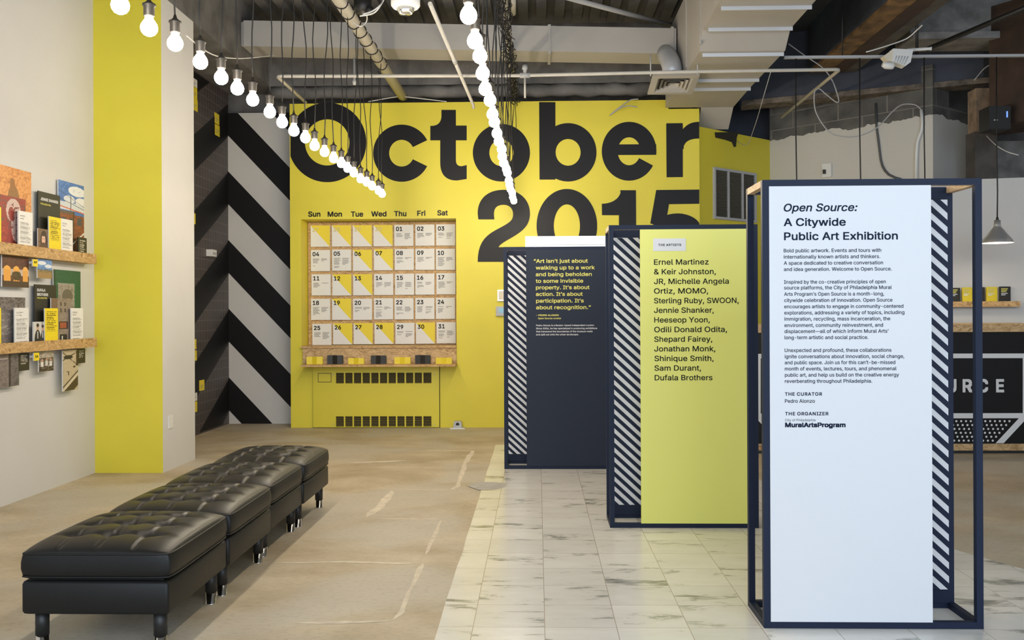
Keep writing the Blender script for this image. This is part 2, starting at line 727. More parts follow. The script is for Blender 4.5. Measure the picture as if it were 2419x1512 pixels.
def cap_height():
    global CAP
    if CAP is None:
        vs, _ = text_mesh('H')
        CAP = max(v[1] for v in vs) - min(v[1] for v in vs)
    return CAP


def put_text(mb, body, a0, a1, base, cap, place, mi=0, bold=0.0, shear=0.0, spacing=1.0, align='fit'):
    """lettering fitted between a0 and a1 along the line; place(a, z) gives the 3D point"""
    vs, fs = text_mesh(body, 0.0, shear, spacing)
    if not vs:
        return
    lo = min(v[0] for v in vs) - bold
    hi = max(v[0] for v in vs) + bold
    sy = cap / (cap_height() + 2 * bold)
    sx = (a1 - a0) / (hi - lo) if align == 'fit' else sy
    n0 = Vector(place(0, 0)) + Vector((0, 0, 0))
    u = Vector(place(1, 0)) - n0
    w = Vector(place(0, 1)) - n0
    nn = u.cross(w).normalized()
    for c, (ox, oy) in enumerate(((bold, bold), (-bold, bold), (bold, -bold), (-bold, -bold)) if bold else ((0, 0),)):
        i = len(mb.v)
        mb.v += [tuple(Vector(place(a0 + (v[0] + ox - lo) * sx, base + (v[1] + bold + oy) * sy)) + nn * (.00026 * c + v[2])) for v in vs]
        for f in fs:
            mb.f.append(tuple(i + k for k in f))
            mb.m.append(mi)
            mb.sm.append(False)


def front_text(mb, body, px0, px1, pyb, cap_px, Y, **k):
    """line of lettering on a plane facing the shop front, given where the photo shows it"""
    p0, p1 = WY(px0, pyb, Y), WY(px1, pyb, Y)
    put_text(mb, body, p0.x, p1.x, (p0.z + p1.z) / 2, cap_px * Y / F, lambda a, z: (a, Y, z), **k)


# ------------------------------------------------------------------ clipping for stripes
def clip_half(poly, fn):
    out = []
    for i in range(len(poly)):
        a, b = poly[i - 1], poly[i]
        fa, fb = fn(a), fn(b)
        if (fa >= 0) != (fb >= 0):
            t = fa / (fa - fb)
            out.append((a[0] + (b[0] - a[0]) * t, a[1] + (b[1] - a[1]) * t))
        if fb >= 0:
            out.append(b)
    return out


def stripe_polys(x0, x1, z0, z1, slope, zref, period, band):
    """bands z in [zref - band - slope*(x-x0), zref - slope*(x-x0)] + k*period inside the rectangle"""
    res = []
    ext = abs(slope) * (x1 - x0)
    k0 = int(math.floor((z0 - zref - ext) / period)) - 2
    k1 = int(math.ceil((z1 - zref + ext) / period)) + 2
    for k in range(k0, k1 + 1):
        top = zref + k * period
        p = [(x0, z0), (x1, z0), (x1, z1), (x0, z1)]
        p = clip_half(p, lambda q: top - slope * (q[0] - x0) - q[1])
        if len(p) > 2:
            p = clip_half(p, lambda q: q[1] - (top - band - slope * (q[0] - x0)))
        if len(p) > 2:
            res.append(p)
    return res


# ================================================================== ROOM SHELL
XL = -3.74
YB = 10.88

# floor
mb = MB()
mb.box(-4.2, 7.5, -3.2, 13.0, -0.05, 0.0)
floor = struct(mb, 'floor', M['concrete_floor'], label='scuffed tan concrete floor')


def jag(a, b, n, amp, seed):
    r = random.Random(seed)
    out = []
    for i in range(n):
        t = i / n
        x = a[0] + (b[0] - a[0]) * t
        y = a[1] + (b[1] - a[1]) * t
        if i:
            dx, dy = b[0] - a[0], b[1] - a[1]
            l = math.hypot(dx, dy)
            o = r.uniform(-amp, amp)
            x += -dy / l * o
            y += dx / l * o
        out.append((x, y))
    return out


# marble tile field lying on the concrete
corner = [(-0.42, -2.6), (5.2, -2.6), (3.6, 3.4), (2.53, 4.83), (2.34, 5.25), (1.9, 6.6), (1.5, 9.0), (0.9, 9.45), (-0.43, 9.43)]
loop = []
for i in range(len(corner)):
    loop += jag(corner[i], corner[(i + 1) % len(corner)], 40 if i == len(corner) - 1 else 6, 0.005 if i == len(corner) - 1 else 0.0, i)
mb = MB()
mb.hexa([(x, y, 0.0) for x, y in loop], [(x, y, 0.004) for x, y in loop])
marble = struct(mb, 'floor_marble', M['marble'], label='white veined marble floor tiles')

# pale mortar traces left on the concrete
traces = [
    [(1000, 1063), (1118, 1065), (1112, 1076), (1100, 1095)],
    [(1112, 1070), (1100, 1090), (1090, 1125), (1082, 1150), (1065, 1156)],
    [(940, 1156), (1070, 1157)],
    [(830, 1103), (1080, 1106)],
    [(875, 1225), (1045, 1226)],
    [(1042, 1228), (1028, 1262), (1005, 1310)],
    [(1000, 1330), (985, 1362), (965, 1400), (945, 1447), (925, 1468)],
    [(700, 1472), (850, 1470), (925, 1468)],
    [(640, 1330), (820, 1328), (985, 1332)],
    [(820, 1094), (960, 1088)],
    [(925, 1160), (890, 1200), (865, 1222)],
]
wid = [0.025, 0.032, 0.016, 0.012, 0.016, 0.015, 0.026, 0.034, 0.022, 0.05, 0.055]
for k, tr in enumerate(traces):
    mb = MB()
    r = random.Random(100 + k)
    pts = [WZ(x, y, 0) for x, y in tr]
    fine = []
    for a, b in zip(pts, pts[1:]):
        n = max(4, int((b - a).length / 0.022))
        fine += [a.lerp(b, i / n) for i in range(n)]
    fine.append(pts[-1])
    L_, R_ = [], []
    wa, wb = .5, .5
    for i, p in enumerate(fine):
        a, b = fine[max(0, i - 1)], fine[min(len(fine) - 1, i + 1)]
        t = (b - a).normalized()
        nn = Vector((-t.y, t.x, 0))
        e = min(1, (min(i, len(fine) - 1 - i) + 0.4) / 4)
        w = wid[k] * e
        wa = min(.85, max(.25, wa + r.uniform(-.12, .12)))
        wb = min(.85, max(.25, wb + r.uniform(-.12, .12)))
        L_.append(p + nn * w * wa)
        R_.append(p - nn * w * wb)
    zt = 0.0003 + 0.00008 * k
    for i in range(len(fine) - 1):
        mb.face([(L_[i].x, L_[i].y, zt), (R_[i].x, R_[i].y, zt), (R_[i + 1].x, R_[i + 1].y, zt), (L_[i + 1].x, L_[i + 1].y, zt)])
    mb.build('mortar_trace', M['mortar'], floor)

# grey mortar smear over the marble edge
r = random.Random(5)
mb = MB()
c0 = WZ(1147, 1147, 0.0045)
mb.face([(c0.x + (.16 if math.cos(w) > 0 else .13) * math.cos(w) * r.uniform(.85, 1.1), c0.y + .17 * math.sin(w) * r.uniform(.8, 1.1), .0046) for w in [2 * math.pi * k / 22 for k in range(22)]])
mb.build('mortar_smear', M['smear'], marble)

# left wall, column
struct(MB().box(XL - 0.2, XL, -3.0, 7.85, 0, 4.72), 'wall_left', M['white_wall'], label='white plaster wall on the left')
CY0, CY1, CXR = 7.79, 8.53, -3.16
mb = MB().box(XL - 0.2, CXR, CY0, CY1, 0, 4.03, 0, {'-y': 1})
struct(mb, 'wall_column', [M['white_wall'], M['yellow']], label='square column with yellow front and white side')

YXR = WY(1652, 300, YB).x
# dark printed wall and striped wall of the alcove
dark = struct(MB().box(XL - 0.22, XL - 0.02, CY1, 11.3, 0, 4.05), 'wall_alcove', M['dark_grid'], label='dark printed wall in the alcove')
SY = 11.28
sx0 = WY(523, 600, SY).x
sx1 = -2.86
zr = WY(523, 404.5, SY).z
per = 0.837
mb = MB()
dy0, dy1 = CY1, SY
for p in stripe_polys(0, dy1 - dy0, 0.02, 4.0, .52, zr - 0.02, per, 0.40):
    mb.face([(XL - 0.018, dy1 - a, z) for a, z in p])
mb.build('painted_chevron', M['black_paint'], dark)
stripe = struct(MB().box(XL - 0.02, sx1, SY, SY + 0.1, 0, 3.78), 'wall_striped', M['panel_white'], label='wall of bold diagonal black and white stripes')
mb = MB()
for p in stripe_polys(XL - 0.02, sx1, 0.0, 3.78, 1.06, zr, per, 0.40):
    mb.face([(x, SY - 0.0015, z) for x, z in p])
mb.build('painted_stripes', M['black_paint'], stripe)
struct(MB().box(XL - 0.3, YXR, SY + 0.121, SY + 0.3, 0, 4.72), 'wall_rear', M['concrete_dark'], label='dark rear concrete wall')

# yellow feature wall with a recess for the calendar
YX0 = WY(686, 700, YB).x
YX1 = WY(1652, 300, YB).x
YZ = WY(1100, 241, YB).z
RX0, RX1 = WY(712, 700, YB).x, WY(1078, 700, YB).x
RZ1 = WY(900, 517, YB).z
RZ0 = WY(900, 822, YB).z
RYB = YB + 0.33
notch_x = WY(1579, 250, YB).x
notch_z = WY(1615, 257, YB).z
struct(MB().box(YX0, RX0, YB, SY + 0.12, 0, YZ), 'wall_back_left', M['yellow'], label='yellow feature wall left of the calendar')
struct(MB().box(RX0, RX1, YB, SY + 0.12, 0, RZ0), 'wall_back_below', M['yellow'], label='yellow feature wall below the calendar')
struct(MB().box(RX0, RX1, YB, SY + 0.12, RZ1, YZ), 'wall_back_above', M['yellow'], label='yellow feature wall above the calendar')
struct(MB().box(RX0, RX1, RYB, SY + 0.12, RZ0, RZ1), 'wall_recess', M['yellow'], label='rear of the calendar recess')
mb = MB()
mb.box(RX1, notch_x, YB, SY + 0.12, 0, YZ)
struct(MB().box(notch_x, YX1, YB, SY + 0.12, 0, notch_z), 'wall_back_right', M['yellow'], label='lower right end of the yellow feature wall')
back = struct(mb, 'wall_back', M['yellow'], label='bright yellow feature wall with giant black lettering')
# base seam right of the radiator cover
mb = MB().box(WY(1040, 990, YB).x, YX1, YB - 0.006, YB, 0, WY(1100, 992, YB).z)
struct(mb, 'baseboard_back', M['yellow'], label='yellow base strip of the feature wall')

# angled yellow return wall
aw0 = Vector((YX1, YB + 0.02, 0))
aw1 = WY(1820, 700, 11.82)
d = Vector((aw1.x - aw0.x, aw1.y - aw0.y, 0)).normalized()
nrm = Vector((-d.y, d.x, 0))


def on_angle(px, py, off=0.0):
    """point of the angled wall's face under a pixel"""
    rr = ray(px, py)
    n = Vector((nrm.x, nrm.y, 0))
    t = n.dot(aw0 + n * (-off)) / n.dot(rr)
    return Vector((rr.x * t, rr.y * t, CH + rr.z * t))


az = on_angle(1740, 316).z
mb = MB()
q = [(aw0.x, aw0.y), (aw1.x, aw1.y), (aw1.x + nrm.x * .15, aw1.y + nrm.y * .15), (aw0.x + nrm.x * .15, aw0.y + nrm.y * .15)]
mb.hexa([(x, y, 0) for x, y in q], [(x, y, az) for x, y in q])
angled = struct(mb, 'wall_angled', M['yellow'], label='angled yellow wall section right of the lettering')

# block wall, half painted white
b0 = Vector((aw1.x, aw1.y, 0))
b1 = WY(2205, 600, 10.4)
b2 = WY(2300, 600, 10.95)
mb = MB()
q = [(b0.x, b0.y), (b1.x, b1.y), (b1.x + 0.05, b1.y + 0.25), (b0.x + 0.05, b0.y + 0.25)]
mb.hexa([(x, y, 0) for x, y in q], [(x, y, 4.05) for x, y in q])
q = [(b1.x, b1.y), (b2.x, b2.y), (b2.x - 0.1, b2.y + 0.2), (b1.x - 0.1, b1.y + 0.2)]
mb.hexa([(x, y, 0) for x, y in q], [(x, y, 3.62) for x, y in q])
q = [(b1.x, b1.y), (b1.x + 0.28, b1.y + 0.24), (b1.x + 0.1, b1.y + 0.4), (b1.x - 0.1, b1.y + 0.2)]
mb.hexa([(x, y, 3.62) for x, y in q], [(x, y, 4.05) for x, y in q])
struct(mb, 'wall_block', M['cmu'], label='half painted concrete block wall')

# walls further right
struct(MB().box(YX1, 4.6, 12.15, 12.3, 0, 4.72), 'wall_far', M['deck_blue'], label='slate wall behind the angled wall')
struct(MB().box(4.2, 7.2, 11.6, 11.8, 0, 4.72), 'wall_far_right', M['concrete_dark'], label='dark wall behind the block wall')
pw0, pw1 = WY(2195, 425, 10.0), WY(2500, 405, 9.72)
mb = MB()
q = [(pw0.x, 10.0), (pw1.x, 9.72), (pw1.x, 9.84), (pw0.x, 10.12)]
ptop = WY(2340, 422, 9.86).z
mb.hexa([(x, y, 0) for x, y in q], [(x, y, ptop) for x, y in q])
struct(mb, 'wall_partition', M['white_wall'], label='white partition behind the reception counter')
struct(MB().box(WY(2352, 400, 10.7).x, 6.6, 10.7, 10.9, 0, 3.25), 'wall_patched', M['concrete_light'], label='patched grey wall above the partition')
struct(MB().box(6.9, 7.1, -3.0, 11.6, 0, 4.72), 'wall_right', M['white_wall'], label='white wall on the right')

# ceiling deck with ribs
mb = MB()
mb.box(-4.2, 7.4, -3.0, 12.4, 4.72, 4.82)
x = -3.0
while x < 1.5:
    mb.box(x, x + 0.11, -3.0, 10.75, 4.66, 4.72)
    x += 0.2
struct(mb, 'ceiling', M['deck'], label='dark ribbed ceiling')
struct(MB().box(XL - 0.1, CXR, -3.0, 11.38, 4.03, 4.72), 'trim_1', M['concrete_dark'], label='dark concrete beam above the column')
mb = MB().box(CXR, 2.0, 10.95, 11.38, 4.02, 4.72)
struct(mb, 'trim_2', M['concrete_dark'], label='rough concrete beam across the back')
mb = MB()
mb.tube([(CXR + .02 + i * 0.15, 11.0 + 0.012 * math.sin(i * 2.3), 3.95 + 0.008 * math.sin(i * 1.7)) for i in range(33)], [0.075 + 0.012 * math.sin(i * 3.1) for i in range(33)], 10)
struct(mb, 'trim_3', M['concrete_dark'], label='lumpy coated ledge above the feature wall')
# slate deck area right of the trunk duct
struct(MB().box(2.3, 7.0, 6.0, 11.6, 4.60, 4.72), 'ceiling_bay', M['deck_blue'], label='slate coloured ceiling bay')

# right-hand beams
lb0, lb1 = WY(1780, 150, 10.6), WY(2312, 150, 10.25)
zb = WY(2100, 192, 10.35).z
mb = MB()
q = [(lb0.x, 11.25), (lb1.x + 0.05, 10.25), (lb1.x + 0.1, 10.75), (lb0.x + 0.05, 11.6)]
mb.hexa([(x, y, zb) for x, y in q], [(x, y, 4.6) for x, y in q])
lint = struct(mb, 'trim_4', M['deck_blue'], label='slate painted concrete lintel')
mb = MB()
q = [(lb0.x, 11.22), (lb1.x + 0.12, 10.2), (lb1.x + 0.12, 10.5), (lb0.x + 0.05, 11.5)]
mb.hexa([(x, y, zb - 0.06) for x, y in q], [(x, y, zb - 0.001) for x, y in q])
mb.build('steel_angle', M['patchy'], lint)
mb = MB()
p0, p1 = WY(2150, 60, 9.7), WY(2400, 60, 9.7)
mb.box(p0.x, p1.x + 0.6, 9.7, 10.1, WY(2250, 96, 9.7).z, 4.6)
mb.box(p0.x, p1.x + 0.6, 9.62, 9.7, WY(2250, 96, 9.7).z, WY(2250, 80, 9.7).z)
struct(mb, 'trim_5', M['concrete_light'], label='bare concrete slab edge at upper right')


# rusty steel beam running away from the shop front
def xz_at(px, py, z):
    return WZ(px, py, z)


BZ = 4.05
bl0 = WZ(2108, 0, BZ).x
br0 = WZ(2243, 2, BZ).x
mb = MB()
w = br0 - bl0
mb.box(bl0, bl0 + w * 0.42, 5.5, 10.7, BZ, BZ + 0.03, 0)
mb.box(bl0 + w * 0.42, bl0 + w * 0.74, 5.5, 10.7, BZ - 0.004, BZ + 0.03, 1)
mb.box(bl0 + w * 0.74, br0, 5.5, 10.7, BZ + 0.002, BZ + 0.03, 2)
mb.box(bl0, br0, 5.5, 10.7, BZ + 0.03, 4.6, 3)
struct(mb, 'trim_6', [M['rust'], M['rust_dark'], M['brown_grey'], M['deck_blue']], label='rusty steel ceiling beam')

# brown bulkhead and coated post at the far right
c0, c1 = WY(2337, 300, 9.72), WY(2480, 290, 9.2)
mb = MB()
q = [(c0.x, 9.72), (c1.x, 9.2), (c1.x + 0.6, 9.6), (c0.x + 0.3, 10.2)]
mb.hexa([(x, y, 3.22) for x, y in q], [(x, y, 4.45) for x, y in q])
struct(mb, 'trim_7', M['rust_dark'], label='dark brown steel bulkhead')
pc = WY(2324, 330, 10.2)
mb = MB()
mb.box(pc.x - 0.078, pc.x + 0.078, 10.2, 10.4, WY(2324, 310, 10.2).z, WY(2324, 208, 10.2).z, 0)
mb.box(pc.x - 0.088, pc.x + 0.135, 10.21, 10.43, 0, WY(2324, 310, 10.2).z, 1)
struct(mb, 'trim_8', [M['plaster_tan'], M['brown_grey']], label='post with tan fireproof coating')

# ------------------------------------------------------------------ big lettering on the yellow wall
EPS = 0.002


LAYER = [0.0]     # overlapping strokes of a letter lie in hair-thin layers


def P2(x, y):
    v = WY(x, y, YB)
    return (v.x, YB - EPS - LAYER[0], v.z)


def ring(mb, cx, cy, rx, ry, ix, iy, a0=0, a1=360, n=72, icx=None, icy=None):
    LAYER[0] = (LAYER[0] + 0.00025) % 0.005
    icx = cx if icx is None else icx
    icy = cy if icy is None else icy
    for i in range(n):
        t0 = R(a0 + (a1 - a0) * i / n)
        t1 = R(a0 + (a1 - a0) * (i + 1) / n)
        f = lambda t, c, d, e, g: (c + e * math.cos(t), d - g * math.sin(t))
        quad = [f(t0, cx, cy, rx, ry), f(t1, cx, cy, rx, ry), f(t1, icx, icy, ix, iy), f(t0, icx, icy, ix, iy)]
        for fn in (lambda q: q[0] - 686.3, lambda q: 1651.6 - q[0], lambda q: q[1] - 243.0):
            if len(quad) > 2:
                quad = clip_half(quad, fn)
        if len(quad) > 2:
            mb.face([P2(*q) for q in quad])


def shape(mb, pts, bump=True):
    if bump:
        LAYER[0] = (LAYER[0] + 0.00025) % 0.005
    mb.face([P2(*p) for p in pts])


def bez(p0, p1, p2, p3, n=14):
    o = []
    for i in range(n + 1):
        t = i / n
        u = 1 - t
        o.append((u ** 3 * p0[0] + 3 * u * u * t * p1[0] + 3 * u * t * t * p2[0] + t ** 3 * p3[0],
                  u ** 3 * p0[1] + 3 * u * u * t * p1[1] + 3 * u * t * t * p2[1] + t ** 3 * p3[1]))
    return o


def letter(mb, lab):
    o = mb.build('painted_letter', M['black_paint'], back)
    o['label'] = lab


mb = MB()
ring(mb, 773, 336.5, 92.5, 94, 52.5, 54.5)
letter(mb, 'big black capital O')
mb = MB()   # c
ring(mb, 949, 362, 67.5, 67.5, 29.5, 31.5, 27, 333)
a = R(27)
letter(mb, 'big black c')
mb = MB()   # t
shape(mb, [(1043, 259.7), (1077, 259.7), (1077, 296.7), (1102.6, 296.7), (1102.6, 331.7), (1077, 331.7), (1077, 340), (1040, 340), (1040, 331.7), (1016.6, 331.7), (1016.6, 297.5)] + bez((1016.6, 297.5), (1034, 298), (1043, 290), (1043, 272), 10)[1:])
outer = bez((1040, 340), (1040, 340), (1040, 370), (1040, 385), 4) + bez((1040, 385), (1040, 415), (1056, 427), (1080, 426.5), 12)[1:] + [(1102.6, 423)]
inner = bez((1077, 340), (1077, 340), (1077, 370), (1077, 378), 4) + bez((1077, 378), (1077, 392), (1086, 393), (1092, 392.5), 12)[1:] + [(1102.6, 390)]
for i in range(len(outer) - 1):
    shape(mb, [outer[i], outer[i + 1], inner[i + 1], inner[i]], i == 0)
letter(mb, 'big black t')
mb = MB()
ring(mb, 1184.5, 361, 67.5, 68, 28.5, 31.5)
letter(mb, 'big black o')
mb = MB()   # b
shape(mb, [(1273.5, 241.5), (1312, 241.5), (1312, 424.5), (1274.5, 424.5)])
ring(mb, 1342, 360, 67, 69, 29.5, 31.5)
letter(mb, 'big black b')
mb = MB()   # e
ring(mb, 1486, 357.5, 64.5, 69.5, 27, 33, 0, 331)
shape(mb, [(1440, 341.5), (1512, 341), (1550, 341), (1550, 366), (1440, 366.5)])
shape(mb, [(1511, 341), (1512, 335), (1550, 345), (1550.5, 362)])
letter(mb, 'big black e')
mb = MB()   # r
shape(mb, [(1573.6, 291.5), (1612.5, 291), (1613, 305), (1615, 305), (1615, 352), (1612.8, 352), (1612.8, 418.5), (1574.5, 419)])
top = bez((1612.5, 306), (1622, 294), (1634, 288), (1651.6, 288), 12)
bot = bez((1613.5, 352), (1616, 334), (1630, 327), (1651.6, 327.5), 12)
for i in range(12):
    shape(mb, [top[i], top[i + 1], bot[i + 1], bot[i]], i == 0)
letter(mb, 'big black r')


def band(mb, A, B):
    for i in range(len(A) - 1):
        shape(mb, [A[i], A[i + 1], B[i + 1], B[i]], i == 0)


mb = MB()   # 2
A = [(1130, 518.5)] + bez((1128.5, 505), (1128, 468), (1154, 448.5), (1190, 448.5), 16) + bez((1190, 448.5), (1228, 448.5), (1252, 472), (1252, 505), 16)[1:] + bez((1252, 505), (1252, 534), (1232, 548), (1206, 563), 12)[1:] + bez((1206, 563), (1190, 572), (1180, 578), (1178, 584), 8)[1:]
B = [(1168, 518.5)] + bez((1167, 508), (1166, 490), (1176, 484), (1190, 484), 16) + bez((1190, 484), (1204, 484), (1212, 494), (1212, 506), 16)[1:] + bez((1212, 506), (1212, 522), (1204, 526), (1172, 543), 12)[1:] + bez((1172, 543), (1140, 560), (1129, 580), (1128.5, 618.5), 8)[1:]
band(mb, A, B)
shape(mb, [(1128.5, 618.5), (1130, 600), (1178, 584), (1252, 584), (1252, 618.5)])
letter(mb, 'big black 2')
mb = MB()   # 0
ring(mb, 1339, 534, 71.5, 87.5, 31, 51)
letter(mb, 'big black 0')
mb = MB()   # 1
shape(mb, [(1465, 449.5), (1502, 449.5), (1503, 617), (1462, 617), (1462, 508.5), (1422, 508.5), (1421.5, 481.5)] + bez((1421.5, 481.5), (1446, 481), (1464, 470), (1467, 450), 10)[1:-1])
letter(mb, 'big black 1')
mb = MB()   # 5
shape(mb, [(1550, 449), (1651.6, 448), (1651.6, 481.5), (1580, 482.5), (1574, 520), (1560, 535), (1536, 528)])
A = bez((1540, 528), (1560, 508), (1590, 502), (1612, 505), 10) + bez((1612, 505), (1634, 509), (1646, 518), (1651.6, 527), 8)[1:]
B = bez((1560, 545), (1575, 538), (1590, 534), (1604, 536), 10) + bez((1604, 536), (1618, 540), (1624, 548), (1651.6, 575), 8)[1:]
band(mb, A, B)
shape(mb, [(1604, 536), (1651.6, 527), (1651.6, 600), (1618, 590)])
letter(mb, 'big black 5')
for name, x0, x1, yb in (('Sun', 728, 757, 512), ('Mon', 774, 808, 512), ('Tue', 829, 858, 512), ('Wed', 877, 913, 511.5), ('Thu', 931, 960, 511), ('Fri', 985.5, 1005, 510), ('Sat', 1033, 1058, 509)):
    mb = MB()
    front_text(mb, name, x0, x1, yb, 12.5, YB - EPS, bold=0.024)
    o = mb.build('painted_weekday', M['black_paint'], back)
    o['label'] = 'black weekday heading ' + name

# ================================================================== CALENDAR
# ledge and strand board backing of the calendar, one fixture
BX0 = WY(728, 700, YB + 0.3).x
mb = MB().box(BX0, RX1 - 0.004, YB + 0.305, RYB - .001, RZ0 + 0.03, RZ1 - 0.004)
o = mb.build('calendar_board', M['osb_small'], origin=((BX0 + RX1) / 2, YB + 0.31, RZ0))
tag(o, 'strand board panel behind the calendar cards in the yellow recess', 'board')
lz = WY(900, 826.5, YB - 0.04).z
tz0 = WY(900, 862, YB - 0.28).z
t = thing('calendar_sill', 'strand board sill and apron directly under the calendar', 'ledge', ((RX0 + RX1) / 2, YB, RZ0))
MB().box(RX0 + 0.002, RX1 - 0.002, YB - 0.045, YB + 0.30, RZ0 + .001, RZ0 + 0.026).build('sill_board', M['osb_small'], t)
MB().box(RX0 + 0.02, RX1, YB - 0.028, YB - 0.002, tz0 + .001, RZ0 + .001).build('apron', M['osb'], t)
TRAYX0, TRAYX1 = WY(709.5, 865, YB - 0.28).x, WY(1075.5, 863, YB - 0.28).x
o = MB().box(TRAYX0, TRAYX1, YB - 0.28, YB - 0.002, tz0 - 0.022, tz0).build('brochure_tray', M['osb_small'], origin=((RX0 + RX1) / 2, YB, tz0))
tag(o, 'thin strand board shelf holding brochures above the radiator cover', 'shelf')

cards = [['27f', '28f', '29f', '30f', '01', '02', '03'], ['04', '05', '06y', '07y', '08', '09', '10'],
         ['11', '12y', '13y', '14', '15', '16', '17'], ['18', '19y', '20', '21', '22', '23', '24'],
         ['25', '26y', '27y', '28y', '29', '30y', '31']]
CYP = YB + 0.285
dayname = ['Sunday', 'Monday', 'Tuesday', 'Wednesday', 'Thursday', 'Friday', 'Saturday']
for rI, row in enumerate(cards):
    for cI, s_ in enumerate(row):
        zx = [205, 393, 580, 767, 952, 1138, 1323][cI] + [0, 3, 5, 3, 12][rI] * (1 - cI / 9)
        zy = [202, 418, 637, 855, 1076][rI] - cI * 1.9
        zx += rnd.uniform(-2, 2)
        zy += rnd.uniform(-2, 2)
        A = WY(680 + zx * .2646, 480 + zy * .2646, CYP)
        B = WY(680 + (zx + 171) * .2646, 480 + (zy + 188) * .2646, CYP)
        yel = s_[-1] in 'yf'
        num = s_[:2]
        if s_[-1] == 'f':
            lab = 'yellow and white calendar card with faded number %s in the top row' % num
        elif yel:
            lab = 'yellow and white calendar card bearing bold number %s' % num
        else:
            lab = 'white calendar card bearing number %s and small grey print' % num
        if num in ('27', '28', '30') and s_[-1] == 'y':
            lab += ' in the bottom row'
        ct = thing('calendar_card', lab, 'calendar card', ((A.x + B.x) / 2, CYP, B.z), 'calendar cards')
        mb = MB().box(A.x, B.x, CYP - 0.006, CYP + 0.019, B.z, A.z)
        if yel:
            mb.face([(A.x, CYP - 0.0066, A.z), (B.x, CYP - 0.0066, B.z), (B.x, CYP - 0.0066, A.z)], 1)
        mb.build('card', [M['card_white'], M['card_yellow']], ct)
        h = A.z - B.z
        wd = B.x - A.x
        mb = MB()
        put_text(mb, num, A.x + wd * .09, A.x + wd * .52, A.z - h * .295, h * .20, lambda a, z: (a, CYP - 0.0075, z), bold=0.020, align='natural')
        mb.build('number', M['ink_faint'] if s_[-1] == 'f' else M['ink_black'], ct)
        if not yel:
            mb = MB()
            for c_ in (0, 1):
                n = rnd.randint(4, 11) if c_ == 0 else rnd.randint(2, 7)
                for k in range(n):
                    if k and rnd.random() < 0.12:
                        continue
                    x0 = A.x + wd * (.10 + .44 * c_)
                    l = wd * (rnd.uniform(.24, .37) if k < n - 1 else rnd.uniform(.1, .25))
                    z1 = A.z - h * (.40 + k * .048)
                    mb.face([(x0, CYP - .0068, z1 - h * .026), (x0 + l, CYP - .0068, z1 - h * .026), (x0 + l, CYP - .0068, z1), (x0, CYP - .0068, z1)])
            mb.build('small_print', M['ink_grey'], ct)

# folded brochures on the tray
order = ['at the left end of the tray', 'second from the left on the tray', 'third from the left on the tray', 'in the middle of the tray', 'third from the right on the tray', 'second from the right on the tray', 'at the right end of the tray']
for k, (x0, x1, yt, c_) in enumerate([(724, 761, 843, 'y'), (773, 808.5, 839.5, 'b'), (822.5, 859, 846, 'y'), (876, 911, 840, 'b'), (931.5, 969, 844, 'y'), (980.5, 1016, 839, 'b'), (1029.5, 1067, 845, 'y')]):
    Yb = YB - 0.12
    A, B = WY(x0, yt, Yb), WY(x1, yt, Yb)
    t = thing('brochure_stack', ('yellow' if c_ == 'y' else 'black') + ' folded brochures standing ' + order[k], 'brochures', ((A.x + B.x) / 2, Yb, tz0), 'brochure stacks on the calendar tray')
    m1 = M['card_yellow'] if c_ == 'y' else M['card_black']
    w3 = (B.x - A.x) / 3
    for j in range(3):
        zz = A.z - j * 0.004
        yy = Yb + j * 0.022
        prof = [(A.x, yy), (A.x + w3, yy + .014), (A.x + 2 * w3, yy - .006), (B.x, yy + .008)]
        lo = [(x, y, tz0) for x, y in prof] + [(x, y + .010, tz0) for x, y in reversed(prof)]
        hi = [(x, y, zz) for x, y in prof] + [(x, y + .010, zz) for x, y in reversed(prof)]
        mb = MB().hexa(lo, hi)
        mb.build('brochure', m1, t)

# ================================================================== RADIATOR COVER
t = thing('radiator_cover', 'yellow painted radiator cover with two slotted grilles under the calendar', 'radiator cover', (WY(890, 900, YB).x, YB, 0))
gx0, gx1 = WY(741, 900, YB).x, WY(1038, 900, YB).x
ztop = tz0 - 0.024
Yr = YB - 0.035
g = []
for (ya, yb2) in ((880.5, 905.5), (983.5, 1008)):
    g.append((WY(793.5, ya, Yr).x, WY(1019, ya, Yr).x, WY(900, yb2, Yr).z, WY(900, ya, Yr).z))
mb = MB()
zcuts = [0.008, g[1][2], g[1][3], g[0][2], g[0][3], ztop]
for a, b in ((0, 1), (2, 3), (4, 5)):
    mb.box(gx0, gx1, Yr, YB - .002, zcuts[a], zcuts[b])
for x0, x1, z0, z1 in g:
    mb.box(gx0, x0, Yr, YB - .002, z0, z1)
    mb.box(x1, gx1, Yr, YB - .002, z0, z1)
    mb.box(x0, x1, YB - 0.008, YB - .002, z0, z1, 1)
mb.box(gx0 - 0.006, gx0, YB - 0.012, YB - .002, 0.0, ztop, 1)
mb.box(gx1, gx1 + 0.006, YB - 0.012, YB - .002, 0.0, ztop, 1)
mb.build('casing', [M['yellow_metal'], M['hole_shade']], t)
for x0, x1, z0, z1 in g:
    mb = MB()
    pitch = (x1 - x0) / 11
    for k in range(1, 11):
        xx = x0 + pitch * k
        mb.box(xx - .0085, xx + .0085, Yr - .001, Yr + .012, z0, z1, 0)
    for k in range(6):
        zz = z0 + (z1 - z0) * (k + .5) / 6
        mb.hexa([(x0, Yr + .012, zz - .004), (x1, Yr + .012, zz - .004), (x1, Yr + .022, zz + .003), (x0, Yr + .022, zz + .003)],
                [(x0, Yr + .012, zz - .002), (x1, Yr + .012, zz - .002), (x1, Yr + .022, zz + .005), (x0, Yr + .022, zz + .005)], 1)
    mb.build('grille', [M['yellow_metal'], M['louvre']], t)
p0, p1 = WY(751, 903.5, Yr), WY(783, 881, Yr)
mb = MB()
